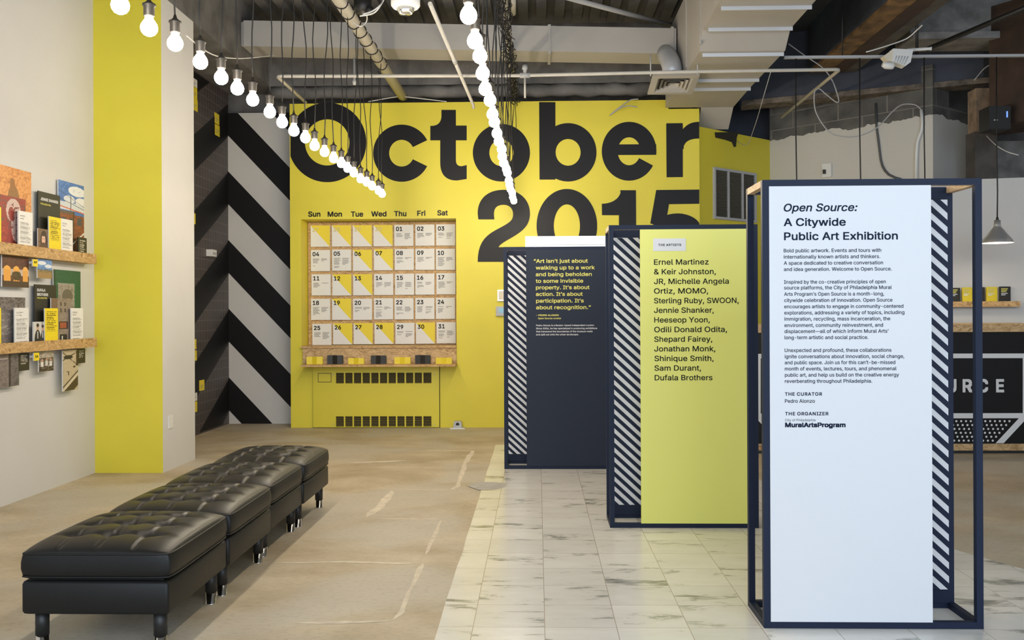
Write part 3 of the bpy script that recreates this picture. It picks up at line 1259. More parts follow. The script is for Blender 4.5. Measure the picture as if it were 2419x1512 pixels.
for e, mi, y in ((0.0, 1, Yr - .0015), (.008, 0, Yr - .003)):
    mb.box(p0.x + e, p1.x - e, y, Yr, p0.z + e, p1.z - e, mi)
dr = mb.build('access_door', [M['yellow_metal'], M['louvre']], t)
for sx_, sy_ in ((787, 884.5), (787, 1002), (1026.5, 884.5), (1026, 1003)):
    p = WY(sx_, sy_, Yr)
    MB().tube([(p.x, Yr - .004, p.z), (p.x, Yr + .002, p.z)], .007, 8).build('screw', M['grey_plastic'], t)

# floor socket box beside the radiator cover
p = WZ(1081, 1013, 0)
px_ = p.x
py_ = YB - 0.10
t = thing('outlet_box', 'small silver outlet box on the floor at the foot of the yellow wall', 'outlet box', (px_, py_, 0))
MB().box(px_ - .085, px_ + .085, py_ - .05, py_ + .06, 0.0, .012).build('base_flange', M['steel'], t)
mb = MB().hexa([(px_ - .05, py_ - .035, .012), (px_ + .05, py_ - .035, .012), (px_ + .05, py_ + .05, .012), (px_ - .05, py_ + .05, .012)],
               [(px_ - .042, py_ - .02, .085), (px_ + .042, py_ - .02, .085), (px_ + .042, py_ + .045, .085), (px_ - .042, py_ + .045, .085)])
mb.build('body', M['grey_plastic'], t)
MB().tube([(px_, py_ - .031, .05), (px_, py_ - .02, .052)], .02, 12).build('socket', M['black_plastic'], t)

# door head and wall controls
dx0, dx1 = WY(1241, 560, YB).x, WY(1470, 560, YB).x
dz = WY(1340, 558.5, YB).z
mb = MB()
mb.box(dx0, dx1, YB - .05, YB, dz - .10, dz)
mb.box(dx0, dx0 + .09, YB - .05, YB, 0, dz - .10)
mb.box(dx1 - .09, dx1, YB - .05, YB, 0, dz - .10)
d_ = struct(mb, 'door_1', M['door_steel'], label='steel door frame in the yellow wall')
MB().box(dx0 + .09, dx1 - .09, YB - .02, YB - .001, 0.01, dz - .10).build('door_panel', M['door_steel'], d_)
p = WY(1188, 698, YB)
t = thing('card_reader', 'small white control plate above the thermostat on the yellow wall', 'control plate', (p.x, YB, p.z))
MB().box(p.x - .062, p.x + .06, YB - .03, YB - .001, p.z - .065, p.z + .065).build('housing', M['steel'], t)
MB().box(p.x - .048, p.x + .048, YB - .034, YB - .029, p.z - .05, p.z + .05).build('faceplate', M['plastic_cream'], t)
p = WY(1190, 735, YB)
t = thing('thermostat', 'grey thermostat with blue display low beside the first black kiosk', 'thermostat', (p.x, YB, p.z))
MB().box(p.x - .09, p.x + .08, YB - .035, YB - .001, p.z - .055, p.z + .055).build('housing', M['grey_plastic'], t)
MB().box(p.x - .055, p.x + .055, YB - .038, YB - .034, p.z - .022, p.z + .038).build('display', M['screen'], t)

# ================================================================== EXHIBITION KIOSKS
KW, KD, KT = .914, .305, .028


def kiosk(label, Yf, x0, ztop, panel_left, panel_mat, ply_posts=False):
    t = thing('exhibition_kiosk', label, 'kiosk', (x0 + KW / 2, Yf + KD / 2, .004), 'freestanding exhibition kiosks')
    z0, z1 = .004, ztop
    xr = x0 + KW
    side = {'-x': 1, '+x': 1} if ply_posts else {}
    for nm, y in (('front_frame', Yf), ('back_frame', Yf + KD - KT)):
        mb = MB()
        mb.box(x0, x0 + KT, y, y + KT, z0, z1, 0, {'-x': 1} if ply_posts else {})
        mb.box(xr - KT, xr, y, y + KT, z0, z1, 0)
        mb.box(x0 + KT, xr - KT, y, y + KT, z0, z0 + KT)
        mb.box(x0 + KT, xr - KT, y, y + KT, z1 - KT, z1, 0, {'-z': 1})
        mb.build(nm, [M['navy'], M['ply']], t)
    for x in (x0, xr - KT):
        MB().box(x, x + KT, Yf + KT, Yf + KD - KT, z0, z0 + KT).build('bottom_rail', M['navy'], t)
        o = MB().box(x, x + KT, Yf + KT, Yf + KD - KT, z1 - KT, z1).build('top_rail', M['ply'], t)
        o['label'] = 'raw plywood rail'
    pw = .702 if panel_left else .722
    if panel_left:
        a0, a1 = x0 + KT, x0 + pw
        s0, s1 = xr - KT - .72, xr - KT
    else:
        a0, a1 = xr - pw, xr - KT
        s0, s1 = x0 + KT, x0 + KT + .72
    p = MB().box(a0, a1, Yf - .003, Yf + .012, z0 + KT, z1 - KT).build('text_panel', panel_mat, t)
    Ys = Yf + KD - KT - .012
    mb = MB().box(s0, s1, Ys, Ys + .012, z0 + KT + .06, z1 - KT - .03, 0)
    for q in stripe_polys(s0, s1, z0 + KT + .06, z1 - KT - .03, .92, z1 - .05, .0625, .0315):
        mb.face([(x, Ys - .0006, z) for x, z in q], 1)
    mb.build('striped_panel', [M['kiosk_white'], M['navy']], t)
    MB().box(s0, s1, Ys, Ys + .02, z0 + KT, z0 + KT + .058).build('panel_batten', M['navy'], t)
    MB().box(s0, s1, Ys, Ys + .02, z1 - KT - .028, z1 - KT).build('panel_batten', M['navy'], t)
    return t, p


def lines(panel, data, Yp, scale, ox, oy, mat, name='lettering'):
    for body, x0, x1, base, cap, opt in data:
        mb = MB()
        front_text(mb, body, ox + x0 * scale, ox + x1 * scale, oy + base * scale, cap * scale, Yp, **opt)
        mb.build(name, mat, panel)


# front kiosk with white panel
fl = WZ(1805, 1484, .004)
KY = fl.y
ztop1 = WY(1797, 425, KY).z
k1, p1 = kiosk('tall navy framed kiosk with white text panel, nearest the shop front', KY, fl.x, ztop1, True, M['kiosk_white'])
YP = KY - .0036
B_ = dict(bold=.022)
b_ = dict(bold=.006)
data = [('Open Source:', 281, 720, 250, 46, dict(bold=.012, shear=.2)), ('A Citywide', 281, 650, 337, 46, dict(bold=.014)),
        ('Public Art Exhibition', 283, 960, 420, 46, dict(bold=.014))]
for s_, x1, y in (('Bold public artwork. Events and tours with', 861, 493), ('internationally known artists and thinkers.', 855, 530),
                  ('A space dedicated to creative conversation', 872, 567), ('and idea generation. Welcome to Open Source.', 924, 604),
                  ('Inspired by the co-creative principles of open', 888, 680), ('source platforms, the City of Philadelphia Mural', 924, 714),
                  ("Arts Program\u2019s Open Source is a month-long,", 878, 752), ('citywide celebration of innovation. Open Source', 928, 789),
                  ('encourages artists to engage in community-centered', 993, 826), ('explorations, addressing a variety of topics, including', 999, 863),
                  ('immigration, recycling, mass incarceration, the', 915, 900), ('environment, community reinvestment, and', 872, 938),
                  ('displacement\u2014all of which inform Mural Arts\u2019', 905, 974), ('long-term artistic and social practice.', 784, 1011),
                  ('Unexpected and profound, these collaborations', 922, 1087), ('ignite conversations about innovation, social change,', 998, 1124),
                  ('and public space. Join us for this can\u2019t-be-missed', 945, 1160), ('month of events, lectures, tours, and phenomenal', 952, 1197),
                  ('public art, and help us build on the creative energy', 967, 1234), ('reverberating throughout Philadelphia.', 807, 1271)):
    data.append((s_, 281 + (y - 493) * .009, x1, y, 21, b_))
data += [('THE CURATOR', 288, 509, 1348, 20, dict(bold=.018, spacing=1.12)), ('Pedro Alonzo', 288, 466, 1390, 21, b_),
         ('THE ORGANIZER', 289, 547, 1465, 20, dict(bold=.018, spacing=1.12)), ('City of Philadelphia', 289, 470, 1500, 14, {}),
         ('MuralArtsProgram', 289, 649, 1536, 28, dict(bold=.035))]
lines(p1, data, YP, .3968, 1740, 400, M['ink'])

# middle kiosk with pale yellow panel
fl = WZ(1441.5, 1247, .004)
KY2 = fl.y
k2, p2 = kiosk('navy framed kiosk with pale yellow panel listing artists, second from the shop front', KY2, fl.x, WY(1441, 532, KY2).z, False, M['kiosk_yellow'])
YP = KY2 - .0036
A, B = WY(1400 + 270 * .529, 480 + 214 * .529, YP), WY(1400 + 416 * .529, 480 + 157 * .529, YP)
hd = MB().box(A.x, B.x, YP - .0015, YP, A.z, B.z).build('heading_label', M['kiosk_white'], p2)
data = []
for k, (s_, x0, x1) in enumerate((('Ernel Martinez', 274, 518), ('& Keir Johnston,', 274, 550), ('JR, Michelle Angela', 274, 608), ('Ortiz, MOMO,', 274, 516),
                                  ('Sterling Ruby, SWOON,', 274, 652), ('Jennie Shanker,', 274, 541), ('Heeseop Yoon,', 275, 523), ('Odili Donald Odita,', 275, 600),
                                  ('Shepard Fairey,', 275, 534), ('Jonathan Monk,', 275, 548), ('Shinique Smith,', 276, 540), ('Sam Durant,', 276, 484), ('Dufala Brothers', 277, 535))):
    data.append((s_, x0, x1, 274.5 + k * 43.05, 24, dict(bold=.008)))
lines(p2, data, YP, .529, 1400, 480, M['ink_black'])
lines(p2, [('THE ARTISTS', 293, 395, 191, 9.5, dict(bold=.02, spacing=1.15))], YP - .002, .529, 1400, 480, M['ink_black'], 'heading_lettering')

# rear kiosk with navy panel
fl = WZ(1191.5, 1108, .004)
KY3 = fl.y
k3, p3 = kiosk('navy framed kiosk with dark quotation panel, farthest from the shop front', KY3, fl.x, WY(1191, 583.5, KY3).z, False, M['navy_panel'])
YP = KY3 - .0036
data = []
for s_, x0, x1, y in (('\u201cArt isn\u2019t just about', 250, 567, 250), ('walking up to a work', 262, 608, 289), ('and being beholden', 262, 590, 328), ('to some invisible', 262, 540, 367),
                      ('property. It\u2019s about', 263, 577, 405), ('action. It\u2019s about', 263, 537, 444), ('participation. It\u2019s', 264, 543, 483), ('about recognition.\u201d', 264, 585, 522)):
    data.append((s_, x0, x1, y, 22, dict(bold=.012)))
data.append(('- PEDRO ALONZO', 264, 397, 562, 9.5, dict(bold=.02)))
data.append(('Open Source curator', 275, 411, 580, 9.5, dict(bold=.015)))
lines(p3, data, YP, .4032, 1160, 520, M['ink_yellow'])
data = []
for s_, x1, y in (('Pedro Alonzo is a Boston-based independent curator.', 606, 621), ('Since 2006, he has specialized in producing exhibitions', 622, 639),
                  ('that transcend the boundaries of the museum walls', 595, 657), ('and spill out onto the urban landscape.', 513, 675)):
    data.append((s_, 264, x1, y, 9.5, dict(bold=.012)))
lines(p3, data, YP, .4032, 1160, 520, M['ink_white'], 'small_lettering')

# ================================================================== OTTOMANS
OX0, OX1 = -2.05, -1.46
OW = OX1 - OX0
OL = .70
OY = WX(397, 1400, OX1).y


def cushion_mesh():
    mb = MB()
    na, nb = 84, 96
    W, Lh = OW / 2 + .006, OL / 2 - .002

    def pos(a, b):
        s = 1 - .035 * (a * a * b * b) ** 4
        return W * a * s, Lh * b * s

    def height(a, b):
        e = (1 - abs(a) ** 5) * (1 - abs(b) ** 5)
        z = .392 + .052 * e ** .55 * (1 - .12 * (a * a + b * b))
        for ta in (-.5, 0, .5):
            g = math.exp(-((a - ta) * W / .0065) ** 2)
            z -= .009 * g * min(1, e * 2)
            g2 = math.exp(-((b - ta) * Lh / .018) ** 2)
            z -= .011 * g2 * min(1, e * 1.5) * (1 if abs(a) < .62 else max(0, 1 - (abs(a) - .62) / .3))
            for tb in (-.5, 0, .5):
                d2 = ((a - ta) * W) ** 2 + ((b - tb) * Lh) ** 2
                z -= .020 * math.exp(-d2 / (2 * .032 ** 2)) + .012 * math.exp(-d2 / (2 * .012 ** 2))
        return z
    idx = {}
    for i in range(na + 1):
        for j in range(nb + 1):
            a, b = -1 + 2 * i / na, -1 + 2 * j / nb
            a = math.copysign(abs(a) ** .85, a)
            x, y = pos(a, b)
            idx[i, j] = len(mb.v)
            mb.v.append((x, y, height(a, b)))
    for i in range(na):
        for j in range(nb):
            mb.f.append((idx[i, j], idx[i + 1, j], idx[i + 1, j + 1], idx[i, j + 1]))
            mb.m.append(0)
            mb.sm.append(True)
    rim = [(i, 0) for i in range(na)] + [(na, j) for j in range(nb)] + [(i, nb) for i in range(na, 0, -1)] + [(0, j) for j in range(nb, 0, -1)]
    prev = [idx[k] for k in rim]
    rimp = [Vector(mb.v[k]) for k in prev]
    for off, z in ((.004, .380), (.008, .355), (.008, .33), (.003, .307), (-.012, .292), (-.03, .290)):
        cur = []
        for p in rimp:
            ln = math.hypot(p.x, p.y)
            cur.append(len(mb.v))
            mb.v.append((p.x + (off if abs(p.x) > W * .93 else 0) * (1 if p.x > 0 else -1), p.y + (off if abs(p.y) > Lh * .93 else 0) * (1 if p.y > 0 else -1) * .6, z))
        n = len(cur)
        for k in range(n):
            mb.f.append((prev[k], cur[k], cur[(k + 1) % n], prev[(k + 1) % n]))
            mb.m.append(1)
            mb.sm.append(True)
        prev = cur
    mb.f.append(tuple(prev))
    mb.m.append(1)
    mb.sm.append(False)
    return mb, rimp


def rounded_box(x0, x1, y0, y1, z0, z1, r):
    mb = MB()
    rings = []
    for dz_, ins in ((0, r), (r * .3, r * .3), (r, 0)):
        rings.append((z0 + dz_, ins))
    for dz_, ins in ((r, 0), (r * .3, r * .3), (0, r)):
        rings.append((z1 - dz_, ins))
    prev = None
    n = 20
    for z, ins in rings:
        cur = []
        a0, a1, b0, b1 = x0 + ins, x1 - ins, y0 + ins, y1 - ins
        rr = r
        for cx, cy, st in ((a1 - rr, b1 - rr, 0), (a0 + rr, b1 - rr, 90), (a0 + rr, b0 + rr, 180), (a1 - rr, b0 + rr, 270)):
            for k in range(5):
                w = R(st + 22.5 * k)
                cur.append(len(mb.v))
                mb.v.append((cx + rr * math.cos(w), cy + rr * math.sin(w), z))
        if prev:
            for k in range(n):
                mb.f.append((prev[k], prev[(k + 1) % n], cur[(k + 1) % n], cur[k]))
                mb.m.append(0)
                mb.sm.append(True)
        else:
            mb.f.append(tuple(reversed(cur)))
            mb.m.append(0)
            mb.sm.append(False)
        prev = cur
    mb.f.append(tuple(prev))
    mb.m.append(0)
    mb.sm.append(False)
    return mb


olab = ['black tufted leather ottoman nearest the camera', 'black tufted leather ottoman second from the near end of the bench row',
        'black tufted leather ottoman third from the near end of the bench row', 'black tufted leather ottoman at the far end of the bench row']
gro = 'tufted ottomans pushed together as a bench'
ot = thing('ottoman', olab[0], 'ottoman', (0, 0, 0), gro)
cm, rimp = cushion_mesh()
c_ = cm.build('cushion', [M['leather'], M['leather_side']], ot)
mb = MB()
mb.tube([p + Vector((0, 0, -.002)) for p in rimp] + [rimp[0] + Vector((0, 0, -.002))], .0045, 6, caps=False)
mb.tube([Vector((p.x * 1.006, p.y * 1.003, .300)) for p in rimp] + [Vector((rimp[0].x * 1.006, rimp[0].y * 1.003, .300))], .004, 6, caps=False)
mb.build('piping', M['leather_side'], c_)
rounded_box(-OW / 2, OW / 2, -OL / 2 + .003, OL / 2 - .003, .150, .284, .014).build('base', M['leather_side'], ot)
MB().box(-OW / 2 + .03, OW / 2 - .03, -OL / 2 + .03, OL / 2 - .03, .282, .292).build('cushion_gap', M['black_plastic'], ot)
for sx_ in (-1, 1):
    for sy_ in (-1, 1):
        lx, ly = sx_ * (OW / 2 - .055), sy_ * (OL / 2 - .06)
        lg = MB().tube([(lx, ly, .055), (lx, ly, .152)], .0265, 18).build('leg', M['black_plastic'], ot)
        MB().lathe([(.0, 0.0005), (.027, 0.0005), (.027, .004), (.024, .006), (.024, .058), (.0, .058)], (lx, ly, 0), 18).build('foot_cap', M['chrome'], lg)
ycur = OY + OL / 2
ot.location = ((OX0 + OX1) / 2, ycur, 0)
ORG[ot.name] = Vector(ot.location)
for k in range(1, 4):
    ycur += OL + .008
    o = dup(ot, ((OX0 + OX1) / 2 + (0, .006, -.006, .002)[k], ycur, 0), olab[k])
    o.rotation_euler = (0, 0, R((0, .2, -.15, .15)[k]))

# ================================================================== STRING LIGHTS
ZBULB = WY(360, 62, 3.9).z   # centre of the glass


def pipe_z(y):
    return 3.90 - .03 * (y - 3.0) / 7.94


def bulb_proto(label, grp, cords):
    t = thing('pendant_bulb', label, 'light bulb', (0, 0, 0), grp)
    MB().lathe([(0, -.036), (.012, -.0345), (.024, -.028), (.0325, -.016), (.035, -.001), (.032, .014), (.0245, .026), (.0165, .037), (.0145, .052)], (0, 0, 0), 16).build('bulb', M['bulb'], t)
    MB().lathe([(.0, .046), (.020, .046), (.0225, .052), (.0225, .088), (.0275, .092), (.0275, .099), (.018, .104), (.009, .113), (.005, .128), (0, .128)], (0, 0, 0), 16).build('socket', M['socket'], t)
    return t


def string(px0, py0, px1, py1, n, side, grp, seed, rpipe):
    r = random.Random(seed)
    a, b = WZ(px0, py0, ZBULB), WZ(px1, py1, ZBULB)
    proto = None
    words = ['nearest the camera', 'second from the near end', 'third from the near end', 'fourth from the near end', 'fifth from the near end', 'sixth from the near end', 'seventh from the near end', 'eighth from the near end', 'ninth from the near end', 'tenth from the near end', 'eleventh from the near end', 'in the middle of the string']
    far = ['at the far end', 'second from the far end', 'third from the far end', 'fourth from the far end', 'fifth from the far end', 'sixth from the far end', 'seventh from the far end', 'eighth from the far end', 'ninth from the far end', 'tenth from the far end', 'eleventh from the far end']
    base = []
    for i in range(n):
        w = words[i] if i < n / 2 else far[n - 1 - i]
        lab = 'glowing bare bulb on black cord in the %s string, %s' % (side, w)
        p = a.lerp(b, i / (n - 1)) + Vector((r.uniform(-.006, .006), r.uniform(-.02, .02), r.uniform(-.009, .009)))
        if i == 0:
            p = a.copy()
            proto = bulb_proto(lab, grp, None)
            proto.location = p
            ORG[proto.name] = p.copy()
            t = proto
            parts = list(t.children)
        else:
            t = proto.copy()
            col.objects.link(t)
            t.location = p
            t['label'] = lab
            ORG[t.name] = p.copy()
            for ch in parts:
                c = ch.copy()
                col.objects.link(c)
                c.parent = t
        # its own cord, slightly kinked, up to the pipe
        pts = []
        top = pipe_z(p.y) - rpipe
        m = 9
        dx = r.uniform(-.03, .03)
        for k in range(m + 1):
            u = k / m
            z = p.z + .12 + (top - p.z - .12) * u
            wv = math.sin(u * math.pi)
            pts.append((p.x + dx * u + wv * .013 * math.sin(u * 9 + i * 1.7), p.y + .01 * wv * math.cos(u * 7 + i), z))
        MB().tube(pts, .0040, 5).build('cord', M['cord'], t)
    return a, b


gl = 'bare bulbs of the left string'
gr = 'bare bulbs of the right string'
LA, LB = string(284, 12, 904, 459, 22, 'left', gl, 3, .055)
RA, RB = string(1107, 36, 1213, 472, 21, 'right', gr, 5, .03)


def pipe(name, label, pts, r, mat, cat='pipe', seg=12, group=None):
    o = MB().tube(pts, r, seg).build(name, mat, origin=pts[0])
    return tag(o, label, cat, group)


# supply pipes above the strings, cords wrapped round them
for (a, b, rr, lab) in ((LA, LB, .055, 'cream overhead pipe with black cord coils above the left bulb string'),
                        (RA, RB, .03, 'thin overhead pipe hung with tangled black cords above the right bulb string')):
    dirn = (b - a).normalized()
    xa = lambda y: a.x + dirn.x / dirn.y * (y - a.y)
    t = thing('overhead_pipe', lab, 'pipe', (xa(3.0), 3.0, 3.90))
    MB().tube([(xa(3.0), 3.0, pipe_z(3.0)), (xa(10.94), 10.94, pipe_z(10.94))], rr, 14).build('pipe', M['pipe_white'], t)
    y = a.y - .4
    k = 0
    while y < b.y + (.5 if rr < .05 else 0):
        x = xa(y)
        z = pipe_z(y)
        mb = MB()
        q = []
        n = 15
        for j in range(n + 1):
            w = 2 * math.pi * j / n
            q.append((x + (rr + .004) * math.cos(w), y + .05 * j / n + .012 * math.sin(w * 2 + k), z + (rr + .004) * math.sin(w)))
        if rr < .05:
            for s_ in range(4):
                for j in range(8):
                    yy = y + .05 + .30 * (j if s_ % 2 == 0 else 7 - j) / 7
                    q.append((x + .03 * math.sin(j * 1.3 + k * 2 + s_ * 2) + .03 * (s_ - 1.5) * math.sin(j * .45), yy, z - .035 - .12 * abs(math.sin(j * .45 + s_ * 1.1 + k * .7))))
        mb.tube(q, .0055 if rr > .05 else .004, 5)
        mb.build('cord_wrap', M['cord'], t)
        y += .27
        k += 1


def pipe(name, label, pts, r, mat, cat='pipe', seg=12, group=None):
    o = MB().tube(pts, r, seg).build(name, mat, origin=pts[0])
    return tag(o, label, cat, group)

# ================================================================== LEFT WALL DISPLAY
def SX(zx):
    return zx * .3837


def SYY(zy):
    return 380 + zy * .3837


LEDX = XL + .10
led_y1 = WX(SX(594), SYY(600), LEDX).y
ledges = []
for nm, py_t, py_b in (('upper', (575, 575), (635, 632)), ('lower', (1090, 1090), (1145, 1148))):
    zt = WX(SX(590), SYY(py_t[0]), LEDX).z
    zb_ = WX(SX(590), SYY(py_b[0]), LEDX).z
    mb = MB()
    mb.box(LEDX - .018, LEDX, 4.7, led_y1, zb_, zt)
    mb.box(XL, LEDX - .018, 4.7, led_y1, zb_, zb_ + .018)
    o = mb.build('picture_ledge', M['osb_small'], origin=(XL, 4.7, zb_))
    tag(o, '%s strand board picture ledge on the left wall' % nm, 'shelf', 'picture ledges on the left wall')
    ledges.append((zb_, zt))


def nval(i, j, s):
    n = (i * 374761393 + j * 668265263 + s * 982451653) & 0xffffffff
    n = ((n ^ (n >> 13)) * 1274126177) & 0xffffffff
    return ((n ^ (n >> 16)) & 0xffff) / 65535.0


def paint(nx, ny, bg, ops, seed=1):
    """small printed picture: rows of sRGB colours, top row first"""
    g = []
    nx, ny = nx * 2, ny * 2
    for j in range(ny):
        row = []
        for i in range(nx):
            u, v = (i + .5) / nx, (j + .5) / ny
            c = bg
            for op in ops:
                k = op[0]
                if k == 'r' and op[1] <= u < op[3] and op[2] <= v < op[4]:
                    c = op[5]
                elif k == 'e' and ((u - op[1]) / op[3]) ** 2 + ((v - op[2]) / op[4]) ** 2 < 1:
                    c = op[5]
                elif k == 'l' and abs((u - op[1]) * op[3] - (v - op[2])) < op[4]:
                    c = op[5]
                elif k == 'b':      # blotchy patch: x0 y0 x1 y1 colour amount
                    if op[1] <= u < op[3] and op[2] <= v < op[4]:
                        s = nval((i + j // 3) // 3, (j + i // 4) // 3, seed) * .45 + nval((i + j // 2) // 8, j // 7, seed + 3) * .35 + nval(i, j, seed + 5) * .2
                        if s < op[6]:
                            c = op[5]
                elif k == 't':      # lines of print
                    if op[1] <= u < op[3] and op[2] <= v < op[4]:
                        ln = int((v - op[2]) / op[6])
                        fr = (v - op[2]) / op[6] - ln
                        end = op[3] - (op[3] - op[1]) * .35 * nval(ln, 5, seed)
                        if fr < .5 and u < end and nval(i // 2, ln, seed + 9) > .12:
                            c = op[5]
            n = (nval(i, j, seed + 21) - .5) * 16
            row.append(lin([max(0, min(255, x + n)) for x in c]))
        g.append(row)
    return g


def board(name, label, cat, zx0, zx1, zt_, zb_, off, mat=None, pic=None, zbot=None, th=.008, group=None, textlines=None):
    X = XL + off
    y0, y1 = WX(SX(zx0), 700, X).y, WX(SX(zx1), 700, X).y
    zt = WX(SX(zx1), SYY(zt_), X).z
    zb = zbot if zbot is not None else WX(SX(zx1), SYY(zb_), X).z
    mb = MB()
    mb.box(X - th, X - .0006, y0, y1, zb, zt, 0)
    if off > .04 and zbot is None:        # stand-off block that holds a hanging board on the wall
        mb.box(XL, X - th, (y0 + y1) / 2 - .02, (y0 + y1) / 2 + .02, zb + (zt - zb) * .4, zb + (zt - zb) * .7, 0)
    o = mb.build(name, mat or M['card_white'], origin=(X, (y0 + y1) / 2, zb))
    tag(o, label, cat, group)
    if pic:
        ny, nx = len(pic), len(pic[0])
        me = bpy.data.meshes.new('print')
        vs, fs = [], []
        ox, oy, oz = X, (y0 + y1) / 2, zb
        for j in range(ny + 1):
            for i in range(nx + 1):
                vs.append((0.0004, y0 + (y1 - y0) * i / nx - oy, zt - (zt - zb) * j / ny - oz))
        for j in range(ny):
            for i in range(nx):
                a = j * (nx + 1) + i
                fs.append((a, a + nx + 1, a + nx + 2, a + 1))
        me.from_pydata(vs, [], fs)
        ca = me.color_attributes.new('print', 'FLOAT_COLOR', 'CORNER')
        data = []
        for j in range(ny):
            for i in range(nx):
                data += list((*pic[j][i], 1.0)) * 4
        ca.data.foreach_set('color', data)
        me.materials.append(M['photo'])
        me.update()
        p = bpy.data.objects.new('print', me)
        col.objects.link(p)
        p.parent = o
    return o, y0, y1, zt, zb, X


g1 = 'photographs and cards on the left wall'
UB = ledges[0][0] + .0185
LB_ = ledges[1][0] + .0185
wht = (232, 230, 226)
gry = (120, 118, 116)
blk = (48, 44, 36)
ylw = (240, 215, 40)
org = paint(40, 52, (222, 156, 92), [('b', 0, 0, 1, 1, (202, 132, 72), .45), ('b', .5, .05, 1, 1, (150, 104, 58), .16), ('e', .62, .42, .13, .22, (146, 102, 56)), ('e', .6, .2, .05, .08, (150, 100, 52)), ('b', 0, 0, .28, .12, (70, 52, 34), .6), ('b', 0, .42, .5, .6, (176, 78, 52), .5), ('b', .4, .3, .9, .75, (116, 76, 44), .25)], 3)
board('photograph', 'large orange mural photograph above the upper ledge, at the photo edge', 'photograph', -110, 195, 74, 520, .030, pic=org, zbot=UB, group=g1)
red = paint(34, 44, (150, 48, 40), [('b', 0, 0, 1, 1, (112, 70, 54), .4), ('b', 0, .45, .5, 1, (176, 64, 46), .4), ('e', .66, .25, .2, .22, (206, 180, 172)), ('e', .74, .5, .15, .3, (196, 172, 166)), ('e', .6, .3, .08, .12, (150, 60, 52)), ('b', .5, .1, .95, .8, (120, 60, 56), .35), ('r', 0, .86, 1, 1, (96, 70, 50))], 5)
board('photograph', 'red mural photograph standing in front of the large orange one', 'photograph', -70, 160, 240, 520, .048, pic=red, zbot=UB, group=g1)
board('card', 'yellow card on the upper ledge cut off by the photo edge', 'card', -60, 9, 287, 510, .068, pic=paint(16, 34, ylw, [('t', .1, .1, .9, .6, (110, 96, 30), .05)], 8), zbot=UB, group=g1)
wt = lambda sd: paint(30, 64, wht, [('t', .12, .10, .6, .14, gry, .03), ('t', .12, .17, .5, .20, gry, .03), ('t', .12, .26, .92, .74, (150, 148, 146), .022), ('t', .12, .80, .9, .82, gry, .025)], sd)
yt_ = lambda sd: paint(30, 60, ylw, [('t', .12, .08, .92, .58, (120, 104, 24), .045)], sd)
kt = lambda sd: paint(20, 30, blk, [('t', .2, .12, .85, .62, (190, 184, 170), .09)], sd)
board('card', 'white text card in front of the red mural photograph', 'card', 115, 203, 322, 528, .082, pic=wt(11), zbot=UB, group=g1)
ob, y0, y1, zt, zb, X = board('name_card', 'black name card with white lettering on the upper ledge', 'card', 238, 373, 217, 540, .036, mat=M['card_black'], zbot=UB, group=g1)
place = lambda X: (lambda a, z: (X, a, z))
mb = MB()
w_ = y1 - y0
put_text(mb, 'JENNIE SHANKER', y0 + w_ * .10, y0 + w_ * .90, zt - (zt - zb) * .135, (zt - zb) * .045, place(X + .0006), bold=.03)
mb.build('lettering', M['ink_white'], ob)
mb = MB()
put_text(mb, 'PHILADELPHIA', y0 + w_ * .10, y0 + w_ * .56, zt - (zt - zb) * .20, (zt - zb) * .026, place(X + .0006), bold=.02)
mb.build('lettering', M['ink_yellow'], ob)
sky = paint(36, 90, (74, 116, 182), [('b', 0, 0, 1, .3, (98, 140, 200), .35), ('e', .72, .10, .34, .065, (226, 228, 232)), ('e', .42, .22, .22, .05, (214, 220, 228)), ('e', .9, .23, .25, .06, (228, 228, 230)), ('b', .4, .04, 1, .16, (196, 204, 214), .2), ('r', 0, .26, 1, .36, (206, 212, 220)), ('l', .5, .27, .10, .004, (50, 52, 60)), ('l', .6, .22, .16, .003, (60, 62, 70)), ('r', .46, .17, .49, .5, (64, 60, 62)), ('l', .5, .345, .05, .007, (206, 92, 58)), ('r', 0, .37, .62, .41, (96, 84, 78)), ('r', 0, .41, 1, .92, (146, 82, 58)), ('b', 0, .41, 1, .92, (116, 64, 48), .45), ('r', .12, .46, .3, .55, (70, 72, 80)), ('r', .42, .46, .56, .55, (70, 72, 80)), ('r', .72, .44, .9, .54, (76, 78, 86)), ('r', .56, .36, .6, .9, (72, 54, 46)), ('l', .8, .70, -.35, .012, (222, 218, 214)), ('r', .66, .74, .95, .9, (170, 52, 44)), ('r', .70, .78, .78, .86, (220, 214, 210)), ('r', .6, .92, 1, 1, (202, 190, 190)), ('r', 0, .92, .6, 1, (120, 110, 104))], 13)
board('photograph', 'tall photograph of blue sky and a brick building on the upper ledge', 'photograph', 362, 519, 158, 560, .022, pic=sky, zbot=UB, group=g1)
por = paint(26, 46, (120, 92, 72), [('b', 0, 0, 1, 1, (98, 74, 58), .4), ('e', .52, .42, .3, .36, (52, 32, 26)), ('e', .5, .4, .17, .2, (222, 180, 156)), ('e', .5, .78, .42, .28, (92, 62, 50)), ('r', .40, .36, .46, .38, (60, 40, 34)), ('r', .54, .36, .60, .38, (60, 40, 34)), ('r', .45, .49, .56, .51, (160, 80, 76)), ('e', .5, .21, .18, .06, (60, 36, 28))], 17)
board('portrait', 'small portrait photograph of a long-haired person on the upper ledge', 'photograph', 236, 302, 425, 540, .070, pic=por, zbot=UB, group=g1)
board('card', 'yellow text card between the portrait and a white card on the upper ledge', 'card', 303, 377, 355, 553, .080, pic=yt_(19), zbot=UB, group=g1)
board('card', 'white text card in front of the sky and brick photograph', 'card', 378, 449, 368, 558, .080, pic=wt(23), zbot=UB, group=g1)
board('card', 'small black text card at the right end of the upper ledge', 'card', 482, 535, 477, 570, .066, mat=M['card_black'], pic=kt(29), zbot=UB, group=g1)
# hanging below the upper ledge
hz = ledges[0][0]


